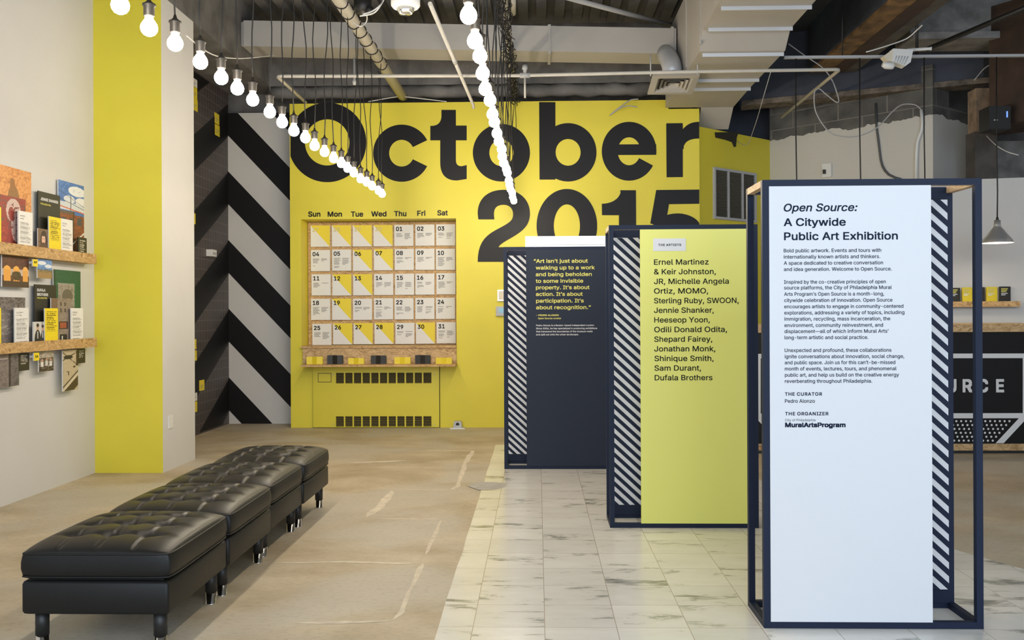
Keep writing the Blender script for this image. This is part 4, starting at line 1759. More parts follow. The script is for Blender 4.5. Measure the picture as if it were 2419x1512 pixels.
def hang(*a, **k):
    return board(*a, **k)


arch = paint(36, 36, (104, 62, 44), [('b', 0, 0, 1, .35, (84, 52, 40), .5), ('r', 0, .42, 1, .62, (198, 178, 160)), ('e', .18, .45, .13, .14, (238, 176, 84)), ('r', .05, .45, .31, .8, (230, 164, 74)), ('e', .52, .45, .12, .14, (238, 176, 84)), ('r', .40, .45, .64, .8, (226, 160, 76)), ('e', .86, .45, .10, .14, (238, 180, 90)), ('r', .76, .45, .96, .8, (230, 166, 80)), ('e', .52, .62, .18, .14, (92, 70, 40)), ('b', .36, .5, .7, .78, (70, 56, 36), .5), ('r', 0, .80, 1, 1, (74, 54, 40))], 31)
board('photograph', 'photograph of three glowing arches hanging below the upper ledge', 'photograph', 14, 178, 598, 782, .05, pic=arch, group=g1)
num = paint(18, 32, ylw, [], 33)
ob, y0, y1, zt, zb, X = board('number_tag', 'small yellow tag numbered 07 under the upper ledge', 'tag', 203, 234, 608, 652, .085, pic=num, group=g1)
mb = MB()
put_text(mb, '07', y0 + (y1 - y0) * .22, y0 + (y1 - y0) * .8, zb + (zt - zb) * .45, (zt - zb) * .28, place(X + .0012), bold=.03)
mb.build('lettering', M['ink_black'], ob)
land = paint(30, 36, (96, 138, 196), [('b', 0, 0, 1, .5, (130, 166, 210), .4), ('e', .3, .2, .3, .1, (226, 230, 236)), ('e', .75, .35, .25, .1, (220, 226, 234)), ('r', 0, .56, 1, .72, (140, 126, 92)), ('r', 0, .66, 1, 1, (158, 128, 84)), ('b', 0, .5, 1, .7, (88, 84, 60), .4)], 37)
board('photograph', 'small photograph of sky over a field beneath the upper ledge', 'photograph', 232, 320, 612, 727, .07, pic=land, group=g1)
# lower ledge
grn = paint(40, 96, (38, 92, 66), [('b', 0, 0, 1, 1, (34, 84, 60), .4), ('r', 0, 0, .06, 1, (24, 62, 44)), ('r', .14, .17, .80, .19, (150, 150, 140)), ('r', .16, .19, .76, .62, (160, 150, 138)), ('b', .16, .19, .76, .62, (120, 112, 102), .4), ('e', .5, .34, .2, .09, (104, 96, 86)), ('r', .76, .17, .80, .62, (46, 110, 80)), ('r', .16, .62, .8, 1, (132, 122, 112))], 41)
board('photograph', 'tall green framed photograph standing on the lower ledge', 'photograph', 330, 496, 682, 1100, .024, pic=grn, zbot=LB_, group=g1)
ob, y0, y1, zt, zb, X = board('name_card', 'black name card with stacked white lettering on the lower ledge', 'card', 214, 347, 767, 1100, .036, mat=M['card_black'], zbot=LB_, group=g1)
w_ = y1 - y0
for k, s_ in enumerate(('DUFALA', 'BROTHERS')):
    mb = MB()
    put_text(mb, s_, y0 + w_ * .10, y0 + w_ * (.48 if k == 0 else .60), zt - (zt - zb) * (.11 + .07 * k), (zt - zb) * .045, place(X + .0006), bold=.03)
    mb.build('lettering', M['ink_white'], ob)
mb = MB()
put_text(mb, 'PHILADELPHIA', y0 + w_ * .10, y0 + w_ * .56, zt - (zt - zb) * .225, (zt - zb) * .026, place(X + .0006), bold=.02)
mb.build('lettering', M['ink_yellow'], ob)
bld = paint(36, 72, (150, 136, 122), [('b', 0, 0, 1, 1, (132, 118, 106), .4), ('r', 0, .0, .3, .3, (122, 98, 80)), ('r', .42, .08, .52, .16, (92, 80, 70)), ('r', .62, .08, .72, .16, (92, 80, 70)), ('r', .42, .21, .52, .29, (92, 80, 70)), ('r', .62, .21, .72, .29, (92, 80, 70)), ('r', .36, .48, .8, .64, (60, 50, 44)), ('r', .42, .5, .74, .62, (160, 82, 54)), ('r', .40, .74, .76, .94, (40, 36, 34)), ('r', .50, .78, .56, .92, (216, 214, 210)), ('r', 0, .95, 1, 1, (110, 100, 92))], 43)
board('photograph', 'photograph of a stone building front on the lower ledge', 'photograph', 315, 440, 848, 1100, .056, pic=bld, zbot=LB_, group=g1)
board('card', 'yellow text card in front of the stone building photograph', 'card', 276, 356, 908, 1108, .080, pic=yt_(47), zbot=LB_, group=g1)
two = paint(34, 44, (206, 204, 202), [('r', .72, 0, .84, .7, (150, 146, 140)), ('e', .38, .22, .11, .12, (206, 166, 140)), ('e', .38, .13, .12, .07, (54, 44, 38)), ('e', .38, .72, .28, .42, (34, 34, 38)), ('r', .34, .36, .42, .62, (232, 232, 232)), ('r', .37, .38, .4, .7, (40, 40, 60)), ('e', .82, .26, .10, .11, (196, 158, 134)), ('e', .82, .17, .11, .06, (60, 46, 38)), ('e', .86, .74, .24, .40, (44, 44, 48)), ('r', .79, .38, .85, .6, (226, 226, 226))], 53)
board('portrait', 'small photograph of two people in dark suits on the lower ledge', 'photograph', 204, 274, 990, 1110, .070, pic=two, zbot=LB_, group=g1)
board('card', 'white text card at the right end of the lower ledge', 'card', 437, 511, 907, 1098, .078, pic=wt(59), zbot=LB_, group=g1)
gm = paint(44, 60, (128, 120, 118), [('b', 0, 0, 1, 1, (104, 98, 100), .45), ('b', 0, 0, 1, .25, (88, 82, 82), .5), ('b', .3, .3, .9, .7, (168, 160, 156), .4), ('r', 0, .85, 1, 1, (110, 104, 98)), ('r', .8, .1, .84, .8, (84, 78, 76))], 61)
board('photograph', 'grey mural photograph at the photo edge above the lower ledge', 'photograph', -90, 155, 842, 1100, .040, pic=gm, zbot=LB_, group=g1)
board('card', 'yellow card on the lower ledge cut off by the photo edge', 'card', -60, 6, 905, 1110, .068, pic=yt_(63), zbot=LB_, group=g1)
board('card', 'white text card in front of the grey mural photograph', 'card', 90, 176, 905, 1118, .080, pic=wt(67), zbot=LB_, group=g1)
# hanging below the lower ledge
gp = paint(36, 40, (134, 124, 120), [('b', 0, 0, 1, 1, (112, 102, 100), .4), ('r', .62, 0, .7, 1, (60, 54, 54)), ('r', .7, 0, 1, 1, (112, 106, 104)), ('b', .7, 0, 1, 1, (84, 80, 80), .4), ('r', 0, .12, .6, .16, (176, 168, 164))], 71)
board('photograph', 'grey street photograph hanging below the lower ledge at the photo edge', 'photograph', -60, 115, 1182, 1382, .05, pic=gp, group=g1)
board('card', 'small black text card beside the grey street photograph', 'card', 113, 178, 1182, 1288, .05, mat=M['card_black'], pic=kt(73), group=g1)
ob, y0, y1, zt, zb, X = board('number_tag', 'small yellow tag numbered 16 under the lower ledge', 'tag', 207, 239, 1180, 1229, .085, pic=num, group=g1)
mb = MB()
put_text(mb, '16', y0 + (y1 - y0) * .25, y0 + (y1 - y0) * .75, zb + (zt - zb) * .4, (zt - zb) * .28, place(X + .0012), bold=.03)
mb.build('lettering', M['ink_black'], ob)
grp_ = paint(34, 44, (150, 138, 124), [('b', 0, 0, 1, .3, (196, 186, 172), .5), ('b', 0, .3, 1, .75, (66, 58, 54), .5), ('r', .12, .5, .3, .8, (224, 222, 218)), ('r', .42, .46, .6, .72, (206, 204, 202)), ('r', .7, .5, .9, .8, (216, 214, 212)), ('b', 0, .75, 1, 1, (60, 50, 44), .7), ('e', .22, .42, .07, .07, (196, 150, 124)), ('e', .52, .38, .07, .07, (186, 144, 120)), ('e', .8, .42, .07, .07, (196, 150, 124))], 79)
board('photograph', 'small group photograph hanging below the lower ledge', 'photograph', 238, 328, 1172, 1290, .06, pic=grp_, group=g1)
ck = paint(40, 96, (196, 180, 152), [('b', 0, 0, 1, 1, (180, 162, 132), .3), ('r', .88, 0, 1, .4, (70, 52, 36)), ('e', .35, .17, .3, .05, (46, 42, 40)), ('l', .35, .17, .35, .012, (46, 42, 40)), ('l', .35, .17, -.2, .012, (46, 42, 40)), ('r', .22, .52, .42, .535, (46, 42, 38)), ('l', .32, .58, -1.0, .02, (196, 180, 152)), ('r', .34, .53, .40, .62, (46, 42, 38)), ('e', .75, .42, .08, .025, (60, 52, 46)), ('r', .86, .34, .9, .4, (50, 44, 38)), ('l', .5, .72, -.38, .02, (70, 62, 54)), ('l', .5, .80, -.38, .035, (214, 200, 176)), ('l', .5, .96, -.38, .12, (76, 60, 44))], 83)
board('photograph', 'tall photograph of a large clock face hanging below the lower ledge', 'photograph', 385, 478, 1162, 1405, .06, pic=ck, group=g1)
board('card', 'small black text card beside the clock photograph', 'card', 476, 523, 1155, 1243, .045, mat=M['card_black'], pic=kt(89), group=g1)

# small cards on the dark printed wall
DX = XL - .016
dl = [(453, 466, 181, 200, 'w', 'small white tag topmost of the stack high on the dark wall'), (453, 466, 201, 229, 'y', 'small yellow tag in the middle of the stack high on the dark wall'), (454, 467, 230, 257, 'y', 'small yellow tag lowest of the stack high on the dark wall'),
      (507.5, 518, 265, 290, 'y', 'upper yellow tag of the pair at the top of the alcove corner'), (508, 519, 292, 318, 'y', 'lower yellow tag of the pair at the top of the alcove corner'),
      (450, 462, 501, 527, 'y', 'lone yellow tag at mid height on the dark wall'), (446.5, 449.5, 536, 560, 'y', 'yellow tag half hidden by the column edge'),
      (452, 464, 802, 826, 'y', 'upper yellow tag of the low pair on the dark wall'), (453, 465, 829, 853, 'y', 'lower yellow tag of the low pair on the dark wall'),
      (471, 483, 899, 924, 'y', 'yellow tag set to the right low on the dark wall'), (454, 466, 930, 949, 'w', 'small white tag above the lowest yellow one on the dark wall'), (453, 466, 951, 976, 'y', 'lowest yellow tag near the floor on the dark wall')]
for x0, x1, ya, yb2, c_, lab in dl:
    A, B = WX(x0, ya, DX), WX(x1, yb2, DX)
    zt, zb = A.z, WX(x0, yb2, DX).z
    mb = MB().box(XL - .02, DX, A.y, B.y, zb, zt, 0)
    n = 3
    for k in range(n):
        mb.face([(DX + .0006, A.y + (B.y - A.y) * .15, zt - (zt - zb) * (.52 + k * .12)), (DX + .0006, A.y + (B.y - A.y) * (.8 - .1 * k), zt - (zt - zb) * (.52 + k * .12)), (DX + .0006, A.y + (B.y - A.y) * (.8 - .1 * k), zt - (zt - zb) * (.48 + k * .12)), (DX + .0006, A.y + (B.y - A.y) * .15, zt - (zt - zb) * (.48 + k * .12))], 1)
    o = mb.build('wall_tag', [M['card_white'] if c_ == 'w' else M['card_yellow'], M['ink_grey']], origin=(DX, (A.y + B.y) / 2, zb))
    tag(o, lab, 'tag', 'small tags on the dark wall')
A, B = WX(501, 589, XL + .05), WX(512, 607, XL + .05)
t = thing('wall_sensor', 'small white sensor box projecting from the dark wall', 'sensor', (XL, (A.y + B.y) / 2, B.z))
MB().box(XL - .018, XL + .05, A.y, B.y, B.z, A.z).build('housing', M['plastic_white'], t)
MB().box(XL + .05, XL + .053, A.y + .02, B.y - .02, B.z + .02, A.z - .03).build('lens', M['grey_plastic'], t)
A, B = WX(397, 982, CXR), WX(407, 1010, CXR)
t = thing('wall_plate', 'white blank plate low on the white column side', 'wall plate', (CXR, (A.y + B.y) / 2, B.z))
MB().box(CXR + .0005, CXR + .007, A.y, B.y, B.z, A.z).build('plate', M['plastic_white'], t)
MB().tube([(CXR + .006, (A.y + B.y) / 2, A.z - .03), (CXR + .0085, (A.y + B.y) / 2, A.z - .03)], .004, 8).build('screw', M['grey_plastic'], t)

# ================================================================== DUCTS
t = thing('air_duct', 'long grey cross duct hanging in front of the rear beam', 'duct', (-.7, 10.0, 4.2))
la, lb = WY(575, 48, 9.9), WY(1650, 66, 9.9)
ba, bb_ = WY(575, 109, 9.9), WY(1650, 126, 9.9)
mb = MB()
sec = lambda x, zt, zb: [(x, 9.9, zb), (x, 9.9, zt), (x, 10.32, zt), (x, 10.32, zb - .0), (x, 10.27, zb - .015)]
mb.hexa(sec(la.x, la.z, ba.z), sec(1.474, lb.z, bb_.z))
mb.build('duct_body', M['duct'], t)
mb = MB()
zc, hh = (la.z + ba.z) / 2, (la.z - ba.z) / 2
for k in range(8):
    pass
mb.lathe([(0.0, 0.0)], (0, 0, 0), 3) if False else None
capr = []
for k in range(13):
    w = R(-90 + 15 * k)
    capr.append((la.x - .09 * math.cos(w), zc + hh * .98 * math.sin(w)))
lo = [(x, 9.93, z) for x, z in capr]
hi = [(x, 10.29, z) for x, z in capr]
mb.hexa(lo, hi)
mb.build('end_cap', M['duct'], t)
for px_ in (1298, 1588):
    A = WY(px_, 90, 9.9)
    f = (A.x - la.x) / (1.5 - la.x)
    zt, zb = la.z + (lb.z - la.z) * f, ba.z + (bb_.z - ba.z) * f
    MB().box(A.x - .015, A.x + .015, 9.888, 10.33, zb - .028, zt + .012).build('joint_collar', M['duct'], t)

t = thing('trunk_duct', 'big stepped grey trunk duct running overhead to the angled wall', 'duct', (1.87, 8.0, 3.8))
xl_, xr_ = 1.49, 2.27
prof = [(5.2, 3.865), (8.42, 3.865), (8.60, 3.72), (10.05, 3.72), (10.86, 3.70)]
mb = MB()
n = len(prof)
lo = [(xl_, y, z) for y, z in prof] + [(xl_, 10.86, 4.5), (xl_, 5.2, 4.5)]
hi = [(xr_, y, z) for y, z in prof] + [(xr_, 10.86, 4.5), (xr_, 5.2, 4.5)]
mb.hexa(lo, hi)
mb.hexa([(YX1 + .02, 10.86, 3.70), (YX1 + .02, 11.15, 3.50), (YX1 + .02, 11.15, 4.3), (YX1 + .02, 10.86, 4.3)], [(xr_, 10.86, 3.70), (xr_, 11.15, 3.50), (xr_, 11.15, 4.3), (xr_, 10.86, 4.3)])
mb.build('duct_body', M['duct'], t)
for y, z in ((5.9, 3.865), (6.5, 3.865), (7.1, 3.865), (7.78, 3.865), (8.36, 3.865), (8.66, 3.72), (9.62, 3.72), (10.0, 3.72)):
    MB().box(xl_ + .04, xr_ + .005, y, y + .012, z - .032, z + .001).build('stiffener_strip', M['duct_strip'], t)
for y in (6.5, 7.78, 8.5, 9.3):
    MB().box(xl_ - .012, xl_ + .001, y, y + .03, 3.9 if y < 8.5 else 3.76, 4.5).build('side_seam', M['duct'], t)

# ceiling air diffuser, tilted
cx = WY(1590, 200, 9.53).x
DZ0 = WY(1590, 178, 9.3).z
t = thing('air_diffuser', 'square louvred air diffuser under the cross duct', 'air vent', (cx, 9.53, 3.7))
hs = .232
tl = math.atan2(DZ0 - WY(1590, 223, 9.76).z, .46)


def dp(x, y, z):
    c, s_ = math.cos(-tl), math.sin(-tl)
    return (cx + x, 9.53 + y * c - z * s_, DZ0 - .043 + y * s_ + z * c)


def frame_ring(mb, a, b, z0, z1, mi=0):
    A = [(-a, -a), (a, -a), (a, a), (-a, a)]
    B = [(-b, -b), (b, -b), (b, b), (-b, b)]
    for k in range(4):
        m = (k + 1) % 4
        mb.face([dp(*A[k], z0), dp(*B[k], z1), dp(*B[m], z1), dp(*A[m], z0)], mi)


mb = MB()
frame_ring(mb, hs, hs, .02, 0)
frame_ring(mb, hs, hs - .06, 0, -.004)
frame_ring(mb, hs - .06, hs - .06, -.004, .02)
mb.build('frame', M['duct'], t)
mb = MB()
mb.face([dp(-.19, -.19, .03), dp(-.19, .19, .03), dp(.19, .19, .03), dp(.19, -.19, .03)])  # flat dark sheet painted as the shade inside the diffuser
mb.build('cavity_shade', M['hole_shade'], t)
for k, a in enumerate((.175, .135, .095, .055)):
    mb = MB()
    frame_ring(mb, a, a - .030, -.004, .022)
    if k == 3:
        mb.face([dp(-.025, -.025, .022), dp(-.025, .025, .022), dp(.025, .025, .022), dp(.025, -.025, .022)])
    mb.build('louvre', M['duct'], t)
mb = MB()
lo = [dp(-.14, -.14, .031), dp(.13, -.14, .031), dp(.13, .14, .031), dp(-.14, .14, .031)]
mb.hexa(lo, [dp(-.14, -.14, .09), dp(.13, -.14, .09), dp(.13, .14, .09), dp(-.14, .14, .09)])
mb.build('plenum', M['duct_strip'], t)
MB().tube([dp(0, 0, .09), (cx, 9.63, 3.87), (cx - .01, 9.78, 3.98), (cx - .02, 9.95, 4.075)], .10, 18).build('neck', M['duct_strip'], t)

# ================================================================== PIPES, CABLES AND CEILING FITTINGS
zp = 3.655
pts = [WZ(722, 242, zp), WZ(654, 180, zp), WZ(1216, 178.5, zp), WZ(1600, 170, zp), WZ(1984, 164, zp), WZ(1846, 277, zp)]
t = thing('sprinkler_pipe', 'thin cream sprinkler pipe crossing below the ducts', 'pipe', pts[1])
mb = MB()
full = []
for i, p in enumerate(pts):
    if 0 < i < len(pts) - 1 and i in (1, 4):
        a, b = pts[i - 1], pts[i + 1]
        full += [p + (a - p).normalized() * .04, p + ((a - p).normalized() + (b - p).normalized()) * .012, p + (b - p).normalized() * .04]
    else:
        full.append(p)
mb.tube(full, .017, 10)
mb.build('pipe_run', M['pipe_white'], t)
p = WZ(1240, 178, zp)
MB().tube([p + Vector((-.05, 0, 0)), p + Vector((.05, 0, 0))], .026, 10).build('tee_fitting', M['pipe_grey'], t)
MB().tube([p + Vector((0, 0, .0)), p + Vector((0, 0, .05)), p + Vector((0, 0, .06)), p + Vector((0, 0, .10))], [.018, .018, .03, .025], 10).build('valve', M['pipe_grey'], t)
MB().tube([p, p + Vector((0, 0, -.22))], .010, 8).build('drop_pipe', M['pipe_white'], t)
p = WZ(837, 180, zp)
MB().tube([p + Vector((0, 0, .18)), p + Vector((0, 0, -.04)), p + Vector((0, 0, -.05)), p + Vector((0, 0, -.085))], [.011, .011, .022, .014], 10).build('sprinkler_head', M['pipe_grey'], t)
for px_ in (1537, 1648):
    p = WZ(px_, 172 if px_ < 1600 else 169, zp)
    MB().tube([p + Vector((0, 0, .18)), p + Vector((0, 0, -.03))], .007, 6).build('hanger', M['pipe_grey'], t)
a, b = WZ(1016, 9, 3.595), WZ(1118, 248, 3.595)
m_ = a.lerp(b, .47)
t = thing('branch_pipe', 'thin cream pipe running back between the two bulb strings', 'pipe', a)
MB().tube([a, b, b + Vector((.0, .03, -.03))], .017, 10).build('pipe_run', M['pipe_white'], t)
MB().tube([m_ - (b - a).normalized() * .05, m_ + (b - a).normalized() * .05], .021, 10).build('coupling', M['pipe_grey'], t)
pipe('conduit', 'grey pipe slanting along the ceiling above the cross duct', [WZ(1330, -8, 4.5), WZ(1586, 60, 4.5)], .026, M['pipe_grey'])
pipe('conduit', 'left one of two thin conduits on the ceiling beside the trunk duct', [WZ(1626, -4, 4.58), WZ(1598, 48, 4.58)], .014, M['pipe_white'])
pipe('conduit', 'right one of two thin conduits on the ceiling beside the trunk duct', [WZ(1646, -4, 4.58), WZ(1614, 54, 4.58)], .014, M['pipe_white'])
pipe('stub_pipe', 'short open-ended pipe at the top edge right of the right bulb string', [WZ(1213, -10, 4.3), WZ(1213, 32, 4.3)], .024, M['pipe_white'])


def cable(name, label, pts, Y, r, mat, cat='cable'):
    P = [WY(x, y, Y) if not isinstance(Y, (list, tuple)) else WY(x, y, Y[i]) for i, (x, y) in enumerate(pts)]
    out = []
    n = len(P)
    for i in range(n - 1):
        p0, p1, p2, p3 = P[max(0, i - 1)], P[i], P[i + 1], P[min(n - 1, i + 2)]
        for k in range(6):
            u = k / 6
            out.append(.5 * ((2 * p1) + (p2 - p0) * u + (2 * p0 - 5 * p1 + 4 * p2 - p3) * u * u + (3 * p1 - p0 - 3 * p2 + p3) * u ** 3))
    out.append(P[-1])
    o = MB().tube(out, r, 6).build(name, mat, origin=out[0])
    return tag(o, label, cat)


Z8 = lambda l: [(1600 + x * .3386, y * .3386) for x, y in l]
cable('cable', 'looping grey cable dangling in front of the block wall', Z8([(775, 305), (900, 395), (1010, 470), (1080, 560), (1125, 690), (1108, 712), (1040, 660), (985, 618), (955, 660), (970, 790), (1060, 920), (1170, 955), (1280, 945), (1400, 885), (1500, 780), (1570, 730), (1660, 732), (1705, 770)]), 9.75, .006, M['pipe_grey'])
bd = Vector((b1.x - b0.x, b1.y - b0.y, 0)).normalized()
bn = Vector((-bd.y, bd.x, 0))
if bn.y > 0:
    bn = -bn


def on_block(px, py, off):
    rr = ray(px, py)
    t_ = bn.dot(b0 + bn * off) / bn.dot(rr)
    return Vector((rr.x * t_, rr.y * t_, CH + rr.z * t_))


def block_run(name, label, pts, r_, mat):
    o = MB().tube([on_block(x, y, r_ * 1.02) for x, y in pts], r_, 8).build(name, mat, origin=on_block(*pts[0], 0))
    return tag(o, label, 'pipe')


block_run('conduit', 'dark flexible conduit bending down the white block wall', Z8([(1385, 720), (1390, 890), (1400, 960), (1412, 1060), (1420, 1120), (1432, 1160), (1450, 1192), (1475, 1218), (1520, 1240), (1560, 1250)]), .013, M['conduit_dark'])
block_run('conduit', 'white conduit running down the block wall near its corner', Z8([(1702, 770), (1710, 860), (1706, 905), (1690, 945), (1674, 990), (1668, 1080), (1666, 1260)]), .019, M['plastic_white'])
p = on_block(1956, 402, 0)
t = thing('disconnect_switch', 'small white switch plate with black lever on the block wall', 'switch', p)
pl = [on_block(1944, 388, .001), on_block(1966, 386, .001), on_block(1966, 418, .001), on_block(1945, 420, .001)]
MB().hexa(pl, [q_ + bn * .03 for q_ in pl]).build('plate', M['plastic_white'], t)
pl = [on_block(1946, 401, .031), on_block(1951, 401, .031), on_block(1951, 411, .031), on_block(1946, 411, .031)]
MB().hexa(pl, [q_ + bn * .03 for q_ in pl]).build('lever', M['black_plastic'], t)
cable('wire', 'thin white wire sagging across the brown bulkhead', Z8([(2155, 945), (2220, 1010), (2300, 1058), (2380, 1082)]), [10.2, 9.9, 9.75, 9.66], .005, M['plastic_white'])
cable('wire', 'short white wire at the end of the slate lintel', Z8([(2072, 560), (2140, 480), (2195, 445)]), 10.2, .006, M['plastic_white'])
cable('wire', 'thin wire hanging from the trunk duct to the angled wall', Z8([(655, 492), (600, 680), (560, 820), (530, 910), (500, 990), (470, 1015), (420, 985)]), [9.0, 9.4, 9.9, 10.4, 10.9, 11.1, on_angle(1742, 333).y - .006], .004, M['pipe_grey'])
cable('wire', 'white wire strung between the near left bulbs and the cross duct', [(440, 84), (500, 128), (560, 138), (620, 134), (648, 130)], [7.0, 7.6, 8.4, 9.2, 9.88], .005, M['plastic_white'])
cable('wire', 'white wire lying along the top of the yellow wall', [(870, 240), (935, 229), (960, 229), (1055, 240)], 10.8, .005, M['plastic_white'])
cable('wire', 'cut grey cable with two ends hanging over the top right of the lettering', [(1505, 253), (1484, 250), (1464, 256), (1440, 273), (1462, 255), (1488, 237), (1508, 234)], 10.72, .007, M['pipe_grey'])
cable('wire', 'pair of white wires beside the black junction box', [(857, 34), (880, 26), (900, 10), (908, -8), (904, 4), (884, 30), (850, 38)], 7.6, .006, M['plastic_white'])
cable('wire', 'loose white wire loop round the left overhead pipe', [(826, 46), (850, 62), (866, 50), (864, 26), (850, 18)], [8.0, 7.95, 8.0, 7.8, 7.7], .005, M['plastic_white'])

# black junction box
c_ = WY(857, 12, 7.75)
t = thing('junction_box', 'black junction box with loose wires beside the left overhead pipe', 'junction box', (c_.x, 7.75, c_.z))
MB().lathe([(0, -.07), (.055, -.065), (.075, -.04), (.075, .05), (0, .055)], c_, 12).build('housing', M['black_plastic'], t)
MB().tube([(c_.x, 7.75, c_.z + .05), (c_.x, 7.75, 4.63)], .014, 8).build('stem', M['black_plastic'], t)
MB().lathe([(0, -.03), (.035, -.028), (.04, 0), (.035, .03), (0, .03)], (c_.x + .06, 7.72, c_.z - .06), 10).build('knockout_cover', M['black_plastic'], t)

# fire alarm strobe
c_ = WY(958, 12, 6.0)
t = thing('fire_alarm', 'white ceiling fire alarm with clear strobe and red lettering', 'fire alarm', (c_.x, 6.0, c_.z))
MB().lathe([(0, .05), (.082, .05), (.094, .035), (.094, -.004), (.082, -.018), (.060, -.022), (0, -.022)], c_, 28).build('housing', M['plastic_white'], t)
MB().lathe([(.058, -.022), (.056, -.035), (.040, -.058), (0, -.060)], c_, 20).build('strobe_lens', M['lens'], t)
MB().box(c_.x - .03, c_.x + .03, 5.985, 6.015, c_.z - .05, c_.z - .024).build('strobe_tube', M['steel'], t)
MB().tube([(c_.x, 6.0, c_.z + .05), (c_.x, 6.0, 4.63)], .012, 8).build('stem', M['pipe_grey'], t)
mb = MB()
put_text(mb, 'FIRE', c_.x - .028, c_.x + .028, c_.z + .006, .018, lambda a, z: (a, 6.0 - .0945 - .001 + 1.0 * (.0945 - math.sqrt(max(0, .0945 ** 2 - (a - c_.x) ** 2))) if abs(a - c_.x) < .09 else 5.9, z), bold=.02)
mb.build('lettering', M['red'], t)

# emergency light on the strut, strut, black sprinkler pipe
YS = 9.1
sa, sb = WY(1852, 136, YS), WY(2470, 131, YS)
t = thing('strut_channel', 'slotted metal strut across the upper right carrying lamp cords', 'strut', (sa.x, YS, sa.z))
mb = MB()
zs = lambda x: sa.z + (sb.z - sa.z) * (x - sa.x) / (sb.x - sa.x)
mb.hexa([(sa.x, YS - .018, sa.z - .012), (sa.x, YS + .018, sa.z - .012), (sa.x, YS + .018, sa.z + .012), (sa.x, YS - .018, sa.z + .012)],
        [(sb.x, YS - .018, sb.z - .012), (sb.x, YS + .018, sb.z - .012), (sb.x, YS + .018, sb.z + .012), (sb.x, YS - .018, sb.z + .012)])
mb.build('channel', M['grey_plastic'], t)
for px_ in (2166, 1990):
    p = WY(px_, 134, YS)
    MB().tube([(p.x, YS, zs(p.x)), (p.x, YS, 4.6)], .016 if px_ == 2166 else .006, 8).build('hanger_rod', M['black_plastic'], t)
pipe('sprinkler_main', 'black pipe slanting up to the right behind the emergency light', [WZ(2190, 116, 4.0), WZ(2500, -14, 4.0)], .024, M['black_plastic'])
c_ = WY(2128, 138, 8.95)
t = thing('emergency_light', 'white emergency light with round lamp head by the rusty beam', 'emergency light', (c_.x, 8.95, c_.z))
m_ = 8.95 / F


def ep(x, y):
    return (c_.x + (x - 2128) * m_, c_.z - (y - 138) * m_)


body = [ep(2106, 118), ep(2152, 121), ep(2146, 150), ep(2134, 159), ep(2104, 148)]
MB().hexa([(x, 8.90, z) for x, z in body], [(x, 9.0, z) for x, z in body]).build('housing', M['plastic_white'], t)
sd = [ep(2084, 135), ep(2106, 119), ep(2104, 148), ep(2095, 147)]
MB().hexa([(x, 8.905, z) for x, z in sd], [(x, 8.995, z) for x, z in sd]).build('side_cover', M['plastic_cream'], t)
gl_ = [ep(2110, 135), ep(2145, 137), ep(2140, 152), ep(2130, 157), ep(2106, 148)]
mb = MB()
for k in range(5):
    u = (k + .5) / 5
    a_, b_2 = ep(2110 + 33 * u, 135 + 2 * u), ep(2106 + 27 * u, 148 + 9 * u)
    mb.tube([(a_[0], 8.897, a_[1]), (b_2[0], 8.897, b_2[1])], .004, 5)
mb.build('lens_grid', M['grey_plastic'], t)
hx, hz_ = ep(2096, 155)
MB().tube([(hx - .05, 8.93, hz_ + .01), (hx - .02, 8.93, hz_), (hx + .04, 8.93, hz_ - .006), (hx + .055, 8.93, hz_ - .008)], [.022, .034, .034, .028], 14).build('lamp_head', M['plastic_white'], t)
a_, b_2 = ep(2150, 119), ep(2195, 116)
MB().tube([(a_[0] - .03, 8.95, a_[1]), (b_2[0], 8.95, b_2[1]), (b_2[0] + .012, 8.95, b_2[1])], [.016, .014, .022], 10).build('bracket', M['plastic_white'], t)
cable('wire', 'white cable curling over the emergency light', [(2046, 123), (2090, 110), (2140, 92), (2165, 72), (2178, 60)], [8.9, 8.9, 8.9, 8.8, 8.7], .006, M['plastic_white'])

# speaker on the bulkhead
c_ = WY(2360, 278, 9.45)
t = thing('wall_speaker', 'small black box with blue light on the brown bulkhead', 'speaker', (c_.x, 9.45, c_.z))
MB().box(c_.x - .10, c_.x + .11, 9.44, 9.66, c_.z - .115, c_.z + .115).build('housing', M['black_plastic'], t)
MB().box(c_.x + .068, c_.x + .078, 9.432, 9.441, c_.z, c_.z + .06).build('indicator', M['led'], t)
MB().box(c_.x - .06, c_.x - .02, 9.432, 9.441, c_.z - .03, c_.z - .022).build('badge', M['steel'], t)

# grille on the angled wall, shade of a broken hole painted above it
def ap(s_, z, off):
    return (aw0.x + d.x * s_ - nrm.x * off, aw0.y + d.y * s_ - nrm.y * off, z)


def sof(px, py):
    p = on_angle(px, py)
    return (p - aw0).x * d.x + (p - aw0).y * d.y, p.z


s0, zt0 = sof(1683, 393.5)
_, zb0 = sof(1683, 517)
s1, zt1 = sof(1783, 411.6)
t = thing('vent_grille', 'grey framed louvre grille on the angled yellow wall', 'vent', ap((s0 + s1) / 2, zb0, 0))
gz0, gz1 = zb0, (zt0 + zt1) / 2


def abox(mb, sa_, sb_, za, zb2, o0, o1, mi=0):
    mb.hexa([ap(sa_, za, o0), ap(sb_, za, o0), ap(sb_, za, o1), ap(sa_, za, o1)], [ap(sa_, zb2, o0), ap(sb_, zb2, o0), ap(sb_, zb2, o1), ap(sa_, zb2, o1)], mi)


